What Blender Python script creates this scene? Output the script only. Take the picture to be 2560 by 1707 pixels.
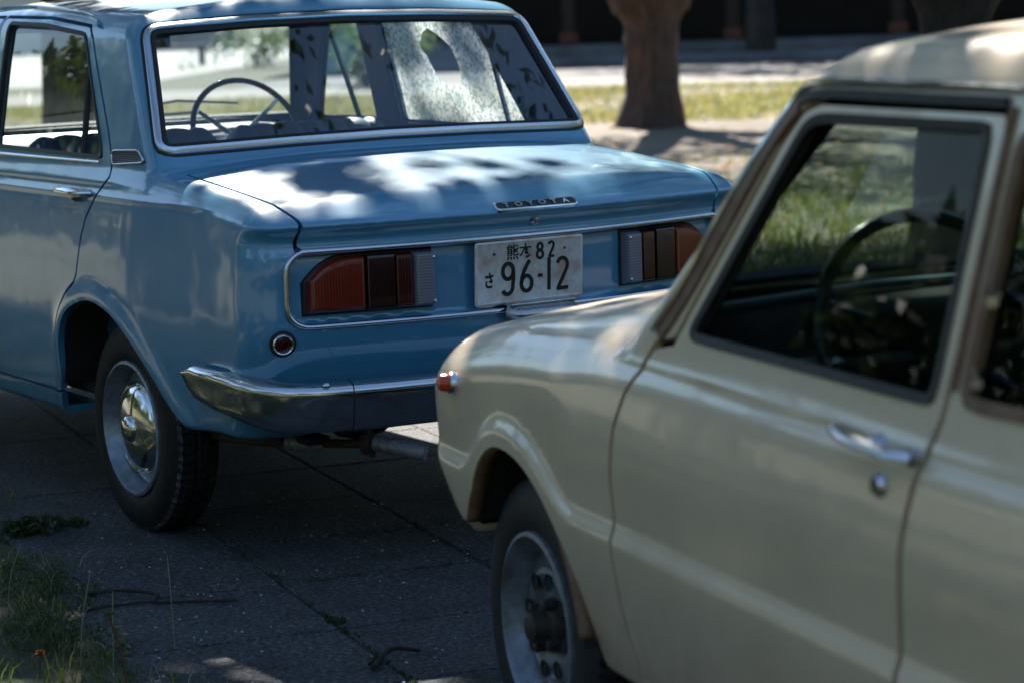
import bpy, bmesh, math, random
import numpy as np
from mathutils import Vector, Matrix
for o in list(bpy.data.objects): bpy.data.objects.remove(o)
SC = bpy.context.scene; COL = SC.collection; R = math.radians
# ------------------------------------------------------------------ camera
CAMP = (-3.4457, -5.3599, 1.4388); YAW, PITCH, ROLL, FPX = .5608, .1366, -.0335, 6190.57
cd = bpy.data.cameras.new('camera'); cam = bpy.data.objects.new('camera', cd); COL.objects.link(cam); SC.camera = cam
d = Vector((math.sin(YAW)*math.cos(PITCH), math.cos(YAW)*math.cos(PITCH), -math.sin(PITCH)))
r = Vector((math.cos(YAW), -math.sin(YAW), 0)); u = r.cross(d)
r2 = math.cos(ROLL)*r+math.sin(ROLL)*u; u2 = -math.sin(ROLL)*r+math.cos(ROLL)*u
M = Matrix((r2, u2, -d)).transposed().to_4x4(); M.translation = Vector(CAMP); cam.matrix_world = M
cd.sensor_width = 36; cd.lens = FPX/2560*36; cd.clip_start = .1; cd.clip_end = 600
cd.dof.use_dof = True; cd.dof.focus_distance = 6.25; cd.dof.aperture_fstop = 4.0
# ------------------------------------------------------------------ sky, sun, exposure
SUN_AZ, SUN_EL = 22.0, 43.0
w = bpy.data.worlds.new('World'); SC.world = w; w.use_nodes = True; nt = w.node_tree
bg = nt.nodes['Background']; sky = nt.nodes.new('ShaderNodeTexSky'); sky.sky_type = 'NISHITA'; sky.sun_disc = False
sky.sun_elevation = R(SUN_EL); sky.sun_rotation = R(SUN_AZ); sky.air_density = 1.3; sky.dust_density = .2; sky.ozone_density = 3.0
nt.links.new(sky.outputs[0], bg.inputs[0]); bg.inputs[1].default_value = .055
sd_ = bpy.data.lights.new('sun', 'SUN'); sun = bpy.data.objects.new('sun', sd_); COL.objects.link(sun)
sd_.energy = 5.0; sd_.angle = R(.53); sd_.color = (1, .94, .85)
SUNV = Vector((math.sin(R(SUN_AZ))*math.cos(R(SUN_EL)), math.cos(R(SUN_AZ))*math.cos(R(SUN_EL)), math.sin(R(SUN_EL))))
sun.rotation_euler = SUNV.to_track_quat('Z', 'Y').to_euler()
SC.view_settings.view_transform = 'Standard'; SC.view_settings.look = 'None'; SC.view_settings.gamma = 1
SC.view_settings.exposure = 1.85
SC.cycles.use_denoising = True; SC.cycles.max_bounces = 10; SC.cycles.transparent_max_bounces = 24
SC.cycles.glossy_bounces = 5; SC.cycles.caustics_reflective = False; SC.cycles.caustics_refractive = False
rng = np.random.default_rng(7); random.seed(7)
# ------------------------------------------------------------------ materials
def new_mat(name):
    m = bpy.data.materials.new(name); m.use_nodes = True; return m, m.node_tree, m.node_tree.nodes['Principled BSDF']
def col4(c): return (c[0], c[1], c[2], 1)
def noise(nt, scale, detail=4, rough=.6, vec=None, dist=0):
    n = nt.nodes.new('ShaderNodeTexNoise'); n.inputs['Scale'].default_value = scale; n.inputs['Detail'].default_value = detail
    n.inputs['Roughness'].default_value = rough; n.inputs['Distortion'].default_value = dist
    if vec is None:
        tc = nt.nodes.new('ShaderNodeTexCoord'); vec = tc.outputs['Object']
    nt.links.new(vec, n.inputs['Vector']); return n.outputs['Fac']
def ramp(nt, fac, stops):
    r = nt.nodes.new('ShaderNodeValToRGB'); e = r.color_ramp.elements
    e[0].position, e[0].color = stops[0][0], col4(stops[0][1]); e[1].position, e[1].color = stops[-1][0], col4(stops[-1][1])
    for p, c in stops[1:-1]:
        q = e.new(p); q.color = col4(c)
    nt.links.new(fac, r.inputs[0]); return r.outputs[0]
def mixc(nt, fac, a, b, mode='MIX'):
    m = nt.nodes.new('ShaderNodeMix'); m.data_type = 'RGBA'; m.blend_type = mode
    for s, v in ((m.inputs[0], fac), (m.inputs[6], a), (m.inputs[7], b)):
        if isinstance(v, (int, float)): s.default_value = v
        elif isinstance(v, (tuple, list)): s.default_value = col4(v)
        else: nt.links.new(v, s)
    return m.outputs[2]
def bump(nt, b, fac, strength=.3, dist=.01):
    n = nt.nodes.new('ShaderNodeBump'); n.inputs['Strength'].default_value = strength; n.inputs['Distance'].default_value = dist
    nt.links.new(fac, n.inputs['Height']); nt.links.new(n.outputs[0], b.inputs['Normal'])
def simple(name, c, rough=.5, metal=0., coat=0., var=.0, vs=20., bmp=0., bs=60., spec=.5, c2=None):
    m, nt, b = new_mat(name); b.inputs['Base Color'].default_value = col4(c); b.inputs['Roughness'].default_value = rough
    b.inputs['Metallic'].default_value = metal; b.inputs['Coat Weight'].default_value = coat; b.inputs['Specular IOR Level'].default_value = spec
    if var or c2:
        c2 = c2 or tuple(max(0, k*(1-var)) for k in c); nt.links.new(ramp(nt, noise(nt, vs), [(.35, c), (.68, c2)]), b.inputs['Base Color'])
    if bmp: bump(nt, b, noise(nt, bs), bmp, .004)
    return m
def paint(name, c, c_dirt, rough=.34, coat=.9, cr=.07, scratch=.25):
    m, nt, b = new_mat(name)
    f = ramp(nt, noise(nt, 3.0, 6, .65), [(.42, (0, 0, 0)), (.75, (1, 1, 1))])
    g = ramp(nt, noise(nt, 55., 5, .7), [(.60, (0, 0, 0)), (.78, (1, 1, 1))])
    cc = mixc(nt, f, c, tuple(k*.86 for k in c))
    cc = mixc(nt, mixc(nt, .35, (0, 0, 0), g), cc, c_dirt)
    tz = nt.nodes.new('ShaderNodeTexCoord'); sz = nt.nodes.new('ShaderNodeSeparateXYZ'); nt.links.new(tz.outputs['Object'], sz.inputs[0])
    lo = ramp(nt, sz.outputs['Z'], [(.27, (1, 1, 1)), (.52, (0, 0, 0))]); gr = ramp(nt, noise(nt, 18., 7, .7), [(.35, (.05,)*3), (.7, (.75,)*3)]); cc = mixc(nt, mixc(nt, 1., lo, gr, 'MULTIPLY'), cc, c_dirt)
    nt.links.new(cc, b.inputs['Base Color'])
    b.inputs['Roughness'].default_value = rough; b.inputs['Specular IOR Level'].default_value = .8; b.inputs['Coat Weight'].default_value = coat; b.inputs['Coat IOR'].default_value = 1.7
    rr = ramp(nt, noise(nt, 7., 6, .7), [(.35, (cr,)*3), (.8, (cr+.12,)*3)]); nt.links.new(rr, b.inputs['Coat Roughness'])
    tc = nt.nodes.new('ShaderNodeTexCoord')
    wv = noise(nt, 4.0, 2, .5, tc.outputs['Object']); fine = noise(nt, 420., 1, .5, tc.outputs['Object'])
    ad = nt.nodes.new('ShaderNodeMath'); ad.operation = 'MULTIPLY_ADD'; nt.links.new(fine, ad.inputs[0]); ad.inputs[1].default_value = .006; nt.links.new(wv, ad.inputs[2])
    n = nt.nodes.new('ShaderNodeBump'); n.inputs['Strength'].default_value = .22; n.inputs['Distance'].default_value = .02
    nt.links.new(ad.outputs[0], n.inputs['Height']); nt.links.new(n.outputs[0], b.inputs['Coat Normal'])
    return m
def chrome(name='chrome', c=(.72, .74, .77), rough=.07, pit=.3):
    m, nt, b = new_mat(name); b.inputs['Metallic'].default_value = 1
    f = ramp(nt, noise(nt, 90., 5, .75), [(.60, (0, 0, 0)), (.80, (1, 1, 1))])
    nt.links.new(mixc(nt, mixc(nt, pit, (0, 0, 0), f), c, (.20, .13, .09)), b.inputs['Base Color'])
    nt.links.new(ramp(nt, noise(nt, 14., 6, .75), [(.35, (rough,)*3), (.8, (rough+.16,)*3)]), b.inputs['Roughness'])
    bump(nt, b, noise(nt, 9., 3, .6), .10, .01)
    return m
def glass(name, tint=(.80, .86, .86), refl=1.0, dust=.05, rough=.0, dustc=(.5, .55, .52)):
    """thin window pane: fresnel mirror over tinted see-through, with a dusty film"""
    m, nt, b = new_mat(name); N = nt.nodes; N.remove(b); out = N['Material Output']
    tr = N.new('ShaderNodeBsdfTransparent'); tr.inputs[0].default_value = col4(tint)
    gl = N.new('ShaderNodeBsdfGlossy'); gl.inputs['Roughness'].default_value = rough; gl.inputs[0].default_value = (1, 1, 1, 1)
    lw = N.new('ShaderNodeLayerWeight'); lw.inputs[0].default_value = .5; pw = N.new('ShaderNodeMath'); pw.operation = 'POWER'; pw.inputs[1].default_value = 5; nt.links.new(lw.outputs['Facing'], pw.inputs[0])
    mu = N.new('ShaderNodeMath'); mu.operation = 'MULTIPLY_ADD'; mu.inputs[1].default_value = .9*refl; mu.inputs[2].default_value = .075*refl; mu.use_clamp = True; nt.links.new(pw.outputs[0], mu.inputs[0])
    mx = N.new('ShaderNodeMixShader'); nt.links.new(mu.outputs[0], mx.inputs[0]); nt.links.new(tr.outputs[0], mx.inputs[1]); nt.links.new(gl.outputs[0], mx.inputs[2])
    df = N.new('ShaderNodeBsdfDiffuse'); df.inputs[0].default_value = col4(dustc)
    tl = N.new('ShaderNodeBsdfTranslucent'); tl.inputs[0].default_value = col4(dustc)
    ad = N.new('ShaderNodeMixShader'); ad.inputs[0].default_value = .5; nt.links.new(df.outputs[0], ad.inputs[1]); nt.links.new(tl.outputs[0], ad.inputs[2])
    m2 = N.new('ShaderNodeMixShader'); nt.links.new(mx.outputs[0], m2.inputs[1]); nt.links.new(ad.outputs[0], m2.inputs[2])
    nt.links.new(ramp(nt, noise(nt, 9., 8, .7), [(.3, (dust*.35,)*3), (.75, (dust*1.9,)*3)]), m2.inputs[0])
    nt.links.new(m2.outputs[0], out.inputs[0]); return m
# ------------------------------------------------------------------ mesh helpers
def link(o, parent=None):
    COL.objects.link(o)
    if parent is not None: o.parent = parent
    return o
def mk(name, v, f, mats, parent=None, normals=None, smooth=True, midx=None):
    me = bpy.data.meshes.new(name); me.from_pydata([tuple(map(float, p)) for p in v], [], [tuple(int(i) for i in q) for q in f])
    for m in (mats if isinstance(mats, (list, tuple)) else [mats]): me.materials.append(m)
    if midx is not None: me.polygons.foreach_set('material_index', midx)
    me.polygons.foreach_set('use_smooth', [bool(smooth)]*len(me.polygons))
    if normals is not None: me.normals_split_custom_set_from_vertices([tuple(map(float, n)) for n in normals])
    me.update(); return link(bpy.data.objects.new(name, me), parent)
def empty(name, label, cat, loc=(0, 0, 0), rz=0, group=None):
    o = bpy.data.objects.new(name, None); COL.objects.link(o); o.location = loc; o.rotation_euler = (0, 0, rz); o.empty_display_size = .2
    tag(o, label, cat, group); return o
def tag(o, label=None, cat=None, group=None, kind=None):
    if label: o['label'] = label
    if cat: o['category'] = cat
    if group: o['group'] = group
    if kind: o['kind'] = kind
    return o
class MB:
    """collects vertices and faces of one mesh"""
    def __init__(s): s.v = []; s.f = []; s.m = []
    def add(s, v, f, m=0):
        k = len(s.v); s.v += [tuple(p) for p in v]; s.f += [tuple(i+k for i in q) for q in f]; s.m += [m]*len(f); return s
    def box(s, c, size, rot=None, m=0, bev=0):
        h = [q/2 for q in size]; bm = bmesh.new(); bmesh.ops.create_cube(bm, size=1)
        bmesh.ops.scale(bm, vec=size, verts=bm.verts)
        if bev: bmesh.ops.bevel(bm, geom=bm.edges[:], offset=bev, segments=2, profile=.5, affect='EDGES')
        Rm = rot if rot is not None else Matrix.Identity(3)
        v = [Rm @ p.co+Vector(c) for p in bm.verts]; bm.verts.index_update(); f = [[q.index for q in t.verts] for t in bm.faces]; bm.free()
        return s.add(v, f, m)
    def tube(s, path, rad, n=8, m=0, cap=True, flat=1.0):
        P = [Vector(p) for p in path]; k = len(P); rad = rad if isinstance(rad, (list, tuple, np.ndarray)) else [rad]*k
        v = []; t0 = (P[1]-P[0]).normalized(); a = t0.orthogonal().normalized()
        for i in range(k):
            t = (P[min(i+1, k-1)]-P[max(i-1, 0)]).normalized(); a = (a-t*a.dot(t)).normalized(); b = t.cross(a)
            for j in range(n):
                an = 2*math.pi*j/n; v.append(P[i]+(a*math.cos(an)+b*math.sin(an)*flat)*rad[i])
        f = [(i*n+j, i*n+(j+1) % n, (i+1)*n+(j+1) % n, (i+1)*n+j) for i in range(k-1) for j in range(n)]
        if cap: f += [tuple(range(n))[::-1], tuple((k-1)*n+j for j in range(n))]
        return s.add(v, f, m)
    def lathe(s, prof, axis='x', c=(0, 0, 0), n=48, m=0, closed=False):
        """prof: (radius, height along axis)"""
        v = []
        for (rr, h) in prof:
            for j in range(n):
                a = 2*math.pi*j/n; ca, sa = rr*math.cos(a), rr*math.sin(a)
                v.append((c[0]+h, c[1]+ca, c[2]+sa) if axis == 'x' else (c[0]+ca, c[1]+h, c[2]+sa) if axis == 'y' else (c[0]+ca, c[1]+sa, c[2]+h))
        k = len(prof); f = [(i*n+j, i*n+(j+1) % n, (i+1)*n+(j+1) % n, (i+1)*n+j) for i in range(k-1) for j in range(n)]
        return s.add(v, f, m)
    def build(s, name, mats, parent=None, smooth=True, fix=True):
        o = mk(name, s.v, s.f, mats, parent, smooth=smooth, midx=s.m)
        if fix:
            bm = bmesh.new(); bm.from_mesh(o.data); bmesh.ops.recalc_face_normals(bm, faces=bm.faces); bm.to_mesh(o.data); bm.free()
        if smooth: sharp(o)
        return o
def sharp(o, ang=38):
    bm = bmesh.new(); bm.from_mesh(o.data)
    for e in bm.edges:
        if len(e.link_faces) == 2 and e.calc_face_angle(0) > R(ang): e.smooth = False
    bm.to_mesh(o.data); bm.free()
def grid(fn, nu, nv):
    v = [fn(i/(nu-1), j/(nv-1)) for i in range(nu) for j in range(nv)]
    return v, [(i*nv+j, (i+1)*nv+j, (i+1)*nv+j+1, i*nv+j+1) for i in range(nu-1) for j in range(nv-1)]
#SDF BEGIN
import math
def spl(pts, n=1500):
    """natural cubic spline through (x,y) points, sampled to a table; returns a fast lookup"""
    p = np.array(sorted(pts), float); x, y = p[:, 0], p[:, 1]; m = len(x); h = np.diff(x)
    A = np.zeros((m, m)); b = np.zeros(m); A[0, 0] = A[-1, -1] = 1
    for i in range(1, m-1):
        A[i, i-1] = h[i-1]; A[i, i] = 2*(h[i-1]+h[i]); A[i, i+1] = h[i]
        b[i] = 6*((y[i+1]-y[i])/h[i]-(y[i]-y[i-1])/h[i-1])
    M = np.linalg.solve(A, b)
    X = np.linspace(x[0], x[-1], n); k = np.clip(np.searchsorted(x, X)-1, 0, m-2)
    a = (x[k+1]-X); c = (X-x[k]); hh = h[k]
    Y = M[k]*a**3/(6*hh)+M[k+1]*c**3/(6*hh)+(y[k]/hh-M[k]*hh/6)*a+(y[k+1]/hh-M[k+1]*hh/6)*c
    return lambda q: np.interp(q, X, Y)
def rmax(a, b, r):
    u = np.maximum(a+r, 0); v = np.maximum(b+r, 0)
    return np.minimum(-r, np.maximum(a, b))+np.sqrt(u*u+v*v)
def rmin(a, b, r): return -rmax(-a, -b, r)
def sstep(a, b, x):
    t = np.clip((x-a)/(b-a), 0, 1); return t*t*(3-2*t)
def sdpoly(px, py, poly, r=0.0):
    """signed distance (negative inside) to a closed polygon"""
    P = np.asarray(poly, float); d = np.full(np.shape(px), 1e9); s = np.ones(np.shape(px))
    for i in range(len(P)):
        a = P[i]; b = P[i-1]; ex, ey = b[0]-a[0], b[1]-a[1]; wx, wy = px-a[0], py-a[1]
        t = np.clip((wx*ex+wy*ey)/(ex*ex+ey*ey+1e-12), 0, 1)
        d = np.minimum(d, (wx-ex*t)**2+(wy-ey*t)**2)
        c1 = py >= a[1]; c2 = py < b[1]; c3 = ex*wy > ey*wx
        s = np.where((c1 & c2 & c3) | (~c1 & ~c2 & ~c3), -s, s)
    return s*np.sqrt(d)-r
def catmull(pts, k=8, closed=True):
    P = [np.array(p, float) for p in pts]; n = len(P); out = []
    for i in range(n if closed else n-1):
        p0, p1, p2, p3 = (P[(i-1) % n], P[i], P[(i+1) % n], P[(i+2) % n]) if closed else (P[max(i-1, 0)], P[i], P[i+1], P[min(i+2, n-1)])
        for j in range(k):
            t = j/k
            out.append(.5*((2*p1)+(-p0+p2)*t+(2*p0-5*p1+4*p2-p3)*t*t+(-p0+3*p1-3*p2+p3)*t**3))
    if not closed: out.append(P[-1])
    return np.array(out)
# ---- blue saloon: x across, y from the tail (0) to the nose (4.1), z up
B_W = spl([(-.3, .700), (0, .765), (.3, .768), (.8, .774), (1.4, .776), (2.2, .778), (3.0, .770), (3.6, .745), (4.2, .70)])
B_P = spl([(.1, -.10), (.22, -.065), (.30, -.038), (.45, -.012), (.62, 0), (.78, -.005), (.88, -.014), (.93, -.021), (1.0, -.045), (1.1, -.10), (1.3, -.20)])
B_H = spl([(-.3, .90), (-.1, .938), (0, .950), (.1, .966), (.2, .980), (.45, 1.008), (.7, 1.032), (1.0, 1.05), (2.0, 1.05), (2.7, 1.01), (3.0, .985), (3.6, .955), (4.0, .90), (4.3, .80)])
B_R = spl([(.2, .20), (.38, .115), (.46, .062), (.55, .024), (.62, .004), (.66, .0), (.75, .0), (.84, .002), (.865, .005), (.890, -.015), (.904, -.029), (.93, -.014), (.97, .02), (1.1, .06)])
B_WR = catmull([(1.36, .20), (1.368, .42), (1.35, .52), (1.29, .592), (1.19, .633), (1.087, .647), (.965, .625), (.85, .568), (.74, .488), (.63, .395), (.53, .325), (.44, .20)], 5)
B_WF = np.stack([4.40-B_WR[:, 0], B_WR[:, 1]], 1)[::-1]+np.array([.19, 0])-np.array([.0, 0])
def b_lower(x, y, z):
    a = np.abs(x)
    side = (a-(B_W(y)+B_P(z)))
    dr = sdpoly(y, z, B_WR)
    side = side-.010*np.exp(-((np.maximum(dr, 0)-.012)/.035)**2)
    side = side-.0035*np.exp(-((z-.940)/.006)**2)*sstep(.25, .5, y)
    top = z-(B_H(y)-.036*(a/.7)**2.4+.010)
    rb = np.sqrt(np.maximum(a-.624, 0)**2+np.maximum(np.abs(z-.745)-.042, 0)**2)-.048
    rear = -(y-(B_R(z)+.205*a*a+.024*sstep(.008, -.008, rb)))
    front = y-(4.10-.12*(a/.7)**2-.08*((z-.6)/.4)**2)
    bot = -(z-(.40-.045*sstep(.35, .62, a)-.07*sstep(.35, 1.2, y)))
    f = rmax(side, top, .045)
    f = rmax(f, rear, .075)
    f = rmax(f, front, .10)
    return rmax(f, bot, .02)
def b_cabin(x, y, z):
    a = np.abs(x)
    side = (a-(.734-.20*(z-1.035)-.03*((y-1.8)/1.2)**2-.16*np.maximum(z-1.25, 0)**2))*.975
    roof = z-(1.505-.032*((y-2.0)/1.0)**2-.045*(a/.6)**2)
    rear = -(y-(.720+.705*(z-1.04)+.075*a*a))*.82
    wind = (y-(2.70-.62*(z-1.0)-.16*a*a))*.85
    f = rmax(side, roof, .055)
    f = rmax(f, rear, .05)
    f = rmax(f, wind, .05)
    return np.maximum(f, .985-z)
def b_body(x, y, z): return rmin(b_lower(x, y, z), b_cabin(x, y, z), .022)
# ---- cream coupe: y = 0 at the front wheel, nose towards +y
C_W = spl([(-3.2, .66), (-2.9, .695), (-2.2, .730), (-1.2, .745), (-.5, .745), (0, .745), (.3, .744), (.5, .735), (.7, .70)])
C_P = spl([(.1, -.12), (.22, -.075), (.30, -.045), (.42, -.016), (.53, 0), (.60, .003), (.70, .001), (.79, -.008), (.85, -.026), (.90, -.06), (1.0, -.15)])
C_H = spl([(-3.3, .70), (-3.0, .80), (-2.6, .87), (-2.2, .92), (-1.5, .95), (-.9, .952), (-.6, .945), (-.41, .933), (-.14, .897), (.16, .860), (.43, .814), (.6, .778), (.8, .70)])
C_WF = np.array([(.035+(.255 if math.cos(t) > 0 else .375)*math.copysign(abs(math.cos(t))**.96, math.cos(t)), .20+.419*math.sin(t)**.96) for t in np.linspace(0, math.pi, 70)])
C_WR = np.stack([C_WF[:, 0]*.9-2.26, np.minimum(C_WF[:, 1], .55)], 1)
def c_lower(x, y, z):
    a = np.abs(x)
    side = a-(C_W(y)+C_P(z))
    dr = sdpoly(y, z, C_WF)
    s = rmin(z-.545, dr-.034, .05)
    side = side+.013*sstep(-.012, .030, s)*(1-.7*sstep(.02, .18, s))
    side = side-.012*np.exp(-((np.minimum(s, 0)+.004)/.05)**2)*(s < .5)*sstep(.01, -.03, s)*0
    top = z-(C_H(y)-.05*(a/.66)**2.6+.02)
    front = (y-(  .625-.16*a*a-.55*np.maximum(z-.62, 0)**2*4-.95*np.maximum(.56-z, 0)))
    rear = -(y-(-3.07+.2*a*a))
    bot = -(z-.27-.15*sstep(.14, .27, y))
    f = rmax(side, top, .095)
    f = rmax(f, front, .13)
    f = rmax(f, rear, .1)
    return rmax(f, bot, .02)
def c_cabin(x, y, z):
    a = np.abs(x)
    side = (a-(.702-.235*(z-.90)-.10*np.maximum(-y-1.6, 0)**2))*.97
    roof = z-(1.418-.030*((y+1.75)/.9)**2-.045*(a/.56)**2)
    wind = (y-(-.405-1.13*(z-.92)-.22*a*a))*.64
    rear = -(y-(-2.62+1.0*(z-.92)+.15*a*a))*.7
    f = rmax(side, roof, .055)
    f = rmax(f, wind, .045)
    f = rmax(f, rear, .07)
    return np.maximum(f, .852-z)
def c_body(x, y, z): return rmin(c_lower(x, y, z), c_cabin(x, y, z), .018)
#SDF END
# ------------------------------------------------------------------ implicit surface -> mesh
class S:
    """surface piece: v positions, n normals, f list of faces"""
    def __init__(s, v, n, f): s.v, s.n, s.f = v, n, f
    def used(s):
        idx = np.unique(np.concatenate([np.array(q) for q in s.f])) if s.f else np.zeros(0, int)
        mp = -np.ones(len(s.v), int); mp[idx] = np.arange(len(idx))
        return S(s.v[idx], s.n[idx], [tuple(mp[list(q)]) for q in s.f])
def surface(f, lo, hi, h):
    ax = [np.arange(lo[i], hi[i]+h, h) for i in range(3)]; nx, ny, nz = map(len, ax)
    F = np.empty((nx, ny, nz)); B = 8
    cx = [a[::B] for a in ax]
    C = f(*np.meshgrid(*[c+h*B/2 for c in cx], indexing='ij'))
    F[:] = np.repeat(np.repeat(np.repeat(C, B, 0), B, 1), B, 2)[:nx, :ny, :nz]
    act = np.repeat(np.repeat(np.repeat(np.abs(C) < h*B*1.8, B, 0), B, 1), B, 2)[:nx, :ny, :nz]
    I = np.nonzero(act); F[I] = f(ax[0][I[0]], ax[1][I[1]], ax[2][I[2]])
    neg = F < 0; c = np.zeros((nx-1, ny-1, nz-1), int)
    for i in (0, 1):
        for j in (0, 1):
            for k in (0, 1): c += neg[i:nx-1+i, j:ny-1+j, k:nz-1+k]
    cell = np.nonzero((c > 0) & (c < 8)); cid = -np.ones((nx-1, ny-1, nz-1), int); cid[cell] = np.arange(len(cell[0]))
    acc = np.zeros((len(cell[0]), 3)); cnt = np.zeros(len(cell[0]))
    for axi in range(3):
        o = [(a, b) for a in (0, 1) for b in (0, 1)]
        for a, b in o:
            p0 = [cell[0].copy(), cell[1].copy(), cell[2].copy()]; oth = [t for t in range(3) if t != axi]
            p0[oth[0]] = p0[oth[0]]+a; p0[oth[1]] = p0[oth[1]]+b; p1 = [q.copy() for q in p0]; p1[axi] = p1[axi]+1
            f0 = F[tuple(p0)]; f1 = F[tuple(p1)]; mk_ = (f0 < 0) != (f1 < 0); t = np.where(mk_, f0/(f0-f1+1e-12), 0)
            P = np.stack(p0, 1).astype(float); P[:, axi] += t; acc += P*mk_[:, None]; cnt += mk_
    V = acc/np.maximum(cnt, 1)[:, None]*h+np.array([a[0] for a in ax])
    def grad(V, e=1.5e-3):
        x, y, z = V.T
        return np.stack([f(x+e, y, z)-f(x-e, y, z), f(x, y+e, z)-f(x, y-e, z), f(x, y, z+e)-f(x, y, z-e)], 1)/(2*e)
    for _ in range(3):
        g = grad(V); val = f(*V.T); V = V-np.clip(val/np.maximum((g*g).sum(1), .05), -h, h)[:, None]*g*.9
    g = grad(V, 2.5e-3); Nn = g/np.maximum(np.linalg.norm(g, axis=1), 1e-9)[:, None]
    faces = []
    for axi in range(3):
        oth = [t for t in range(3) if t != axi]; sl0 = [slice(None)]*3; sl1 = [slice(None)]*3
        sl0[axi] = slice(0, -1); sl1[axi] = slice(1, None)
        for t in oth: sl0[t] = slice(1, -1); sl1[t] = slice(1, -1)
        n0 = neg[tuple(sl0)]; n1 = neg[tuple(sl1)]; E = np.nonzero(n0 != n1); s = n0[E]
        P = [E[0].copy(), E[1].copy(), E[2].copy()]
        for t in oth: P[t] = P[t]+1
        def cidx(a, b):
            q = [p.copy() for p in P]; q[oth[0]] = q[oth[0]]-a; q[oth[1]] = q[oth[1]]-b; return cid[tuple(q)]
        q = np.stack([cidx(1, 1), cidx(0, 1), cidx(0, 0), cidx(1, 0)], 1)
        faces.append(q)
    Q = np.concatenate(faces); Q = Q[(Q >= 0).all(1)]
    fn = np.cross(V[Q[:, 2]]-V[Q[:, 0]], V[Q[:, 3]]-V[Q[:, 1]]); bad = (fn*Nn[Q].sum(1)).sum(1) < 0; Q[bad] = Q[bad][:, ::-1]
    return S(V, Nn, [tuple(q) for q in Q.tolist()]).used()
def split(m, s):
    """cut a surface piece along s = 0; returns (inside s<0, outside s>0)"""
    s = np.where(np.abs(s) < 1e-5, 1e-5, s); V = list(m.v); Nn = list(m.n); cut = {}; A = []; B = []; sl = s.tolist()
    def cross(i, j):
        k = (i, j) if i < j else (j, i)
        if k not in cut:
            i, j = k; t = sl[i]/(sl[i]-sl[j]); cut[k] = len(V); V.append(m.v[i]*(1-t)+m.v[j]*t); n = m.n[i]*(1-t)+m.n[j]*t; Nn.append(n/(np.linalg.norm(n)+1e-9))
        return cut[k]
    for q in m.f:
        ng = sum(1 for i in q if sl[i] < 0)
        if ng == len(q): A.append(q)
        elif ng == 0: B.append(q)
        else:
            a, b = [], []
            for k in range(len(q)):
                i, j = q[k], q[(k+1) % len(q)]; (a if sl[i] < 0 else b).append(i)
                if (sl[i] < 0) != (sl[j] < 0):
                    c = cross(i, j); a.append(c); b.append(c)
            if len(a) > 2: A.append(tuple(a))
            if len(b) > 2: B.append(tuple(b))
    V = np.array(V); Nn = np.array(Nn)
    return (S(V, Nn, A).used() if A else None), (S(V, Nn, B).used() if B else None)
def bedges(m):
    e = {}
    for q in m.f:
        for k in range(len(q)):
            i, j = q[k], q[(k+1) % len(q)]
            if (j, i) in e: del e[(j, i)]
            else: e[(i, j)] = 1
    return list(e)
def loops(m):
    nx = {}
    for i, j in bedges(m): nx.setdefault(i, []).append(j)
    out = []
    while nx:
        i = next(iter(nx)); L = [i]
        while i in nx:
            j = nx[i].pop()
            if not nx[i]: del nx[i]
            if j == L[0]: break
            L.append(j); i = j
        if len(L) > 8: out.append(L)
    return sorted(out, key=len, reverse=True)
def resample(P, Nn, step, closed=True):
    if closed: P = np.vstack([P, P[:1]]); Nn = np.vstack([Nn, Nn[:1]])
    sg = np.linalg.norm(np.diff(P, axis=0), axis=1); L = np.concatenate([[0], np.cumsum(sg)]); k = max(8, int(L[-1]/step))
    t = np.linspace(0, L[-1], k+1)[:(-1 if closed else None)]
    Q = np.stack([np.interp(t, L, P[:, a]) for a in range(3)], 1); N2 = np.stack([np.interp(t, L, Nn[:, a]) for a in range(3)], 1)
    for it in range(8):
        if it < 3:
            if closed: Q = .5*Q+.25*(np.roll(Q, 1, 0)+np.roll(Q, -1, 0))
            else: Q[1:-1] = .5*Q[1:-1]+.25*(Q[:-2]+Q[2:])
        if closed: N2 = .5*N2+.25*(np.roll(N2, 1, 0)+np.roll(N2, -1, 0))
        else: N2[1:-1] = .5*N2[1:-1]+.25*(N2[:-2]+N2[2:])
    return Q, N2/np.linalg.norm(N2, axis=1)[:, None]
def sweep(P, Nn, prof, closed=True, smoothprof=True):
    """profile of (sideways, along normal) offsets swept along a line on a surface; sideways is to the right of travel"""
    T = (np.roll(P, -1, 0)-np.roll(P, 1, 0)) if closed else np.gradient(P, axis=0)
    T /= np.linalg.norm(T, axis=1)[:, None]; Bn = np.cross(T, Nn); Bn /= np.linalg.norm(Bn, axis=1)[:, None]
    n = len(prof); k = len(P); v = np.concatenate([(P+Bn*a+Nn*b)[:, None] for a, b in prof], 1).reshape(-1, 3)
    f = [(i*n+j, i*n+(j+1) % n, ((i+1) % k)*n+(j+1) % n, ((i+1) % k)*n+j) for i in range(k if closed else k-1) for j in range(n)]
    if not closed: f += [tuple(range(n))[::-1], tuple((k-1)*n+j for j in range(n))]
    return v, f
def dome(w0, w1, h, base=-.004, n=7):
    """half-round moulding profile from w0 to w1, h high"""
    c, r_ = (w0+w1)/2, (w1-w0)/2
    return [(c-r_*math.cos(math.pi*i/(n-1)), h*math.sin(math.pi*i/(n-1))) for i in range(n)]+[(w1, base), (w0, base)]
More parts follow.
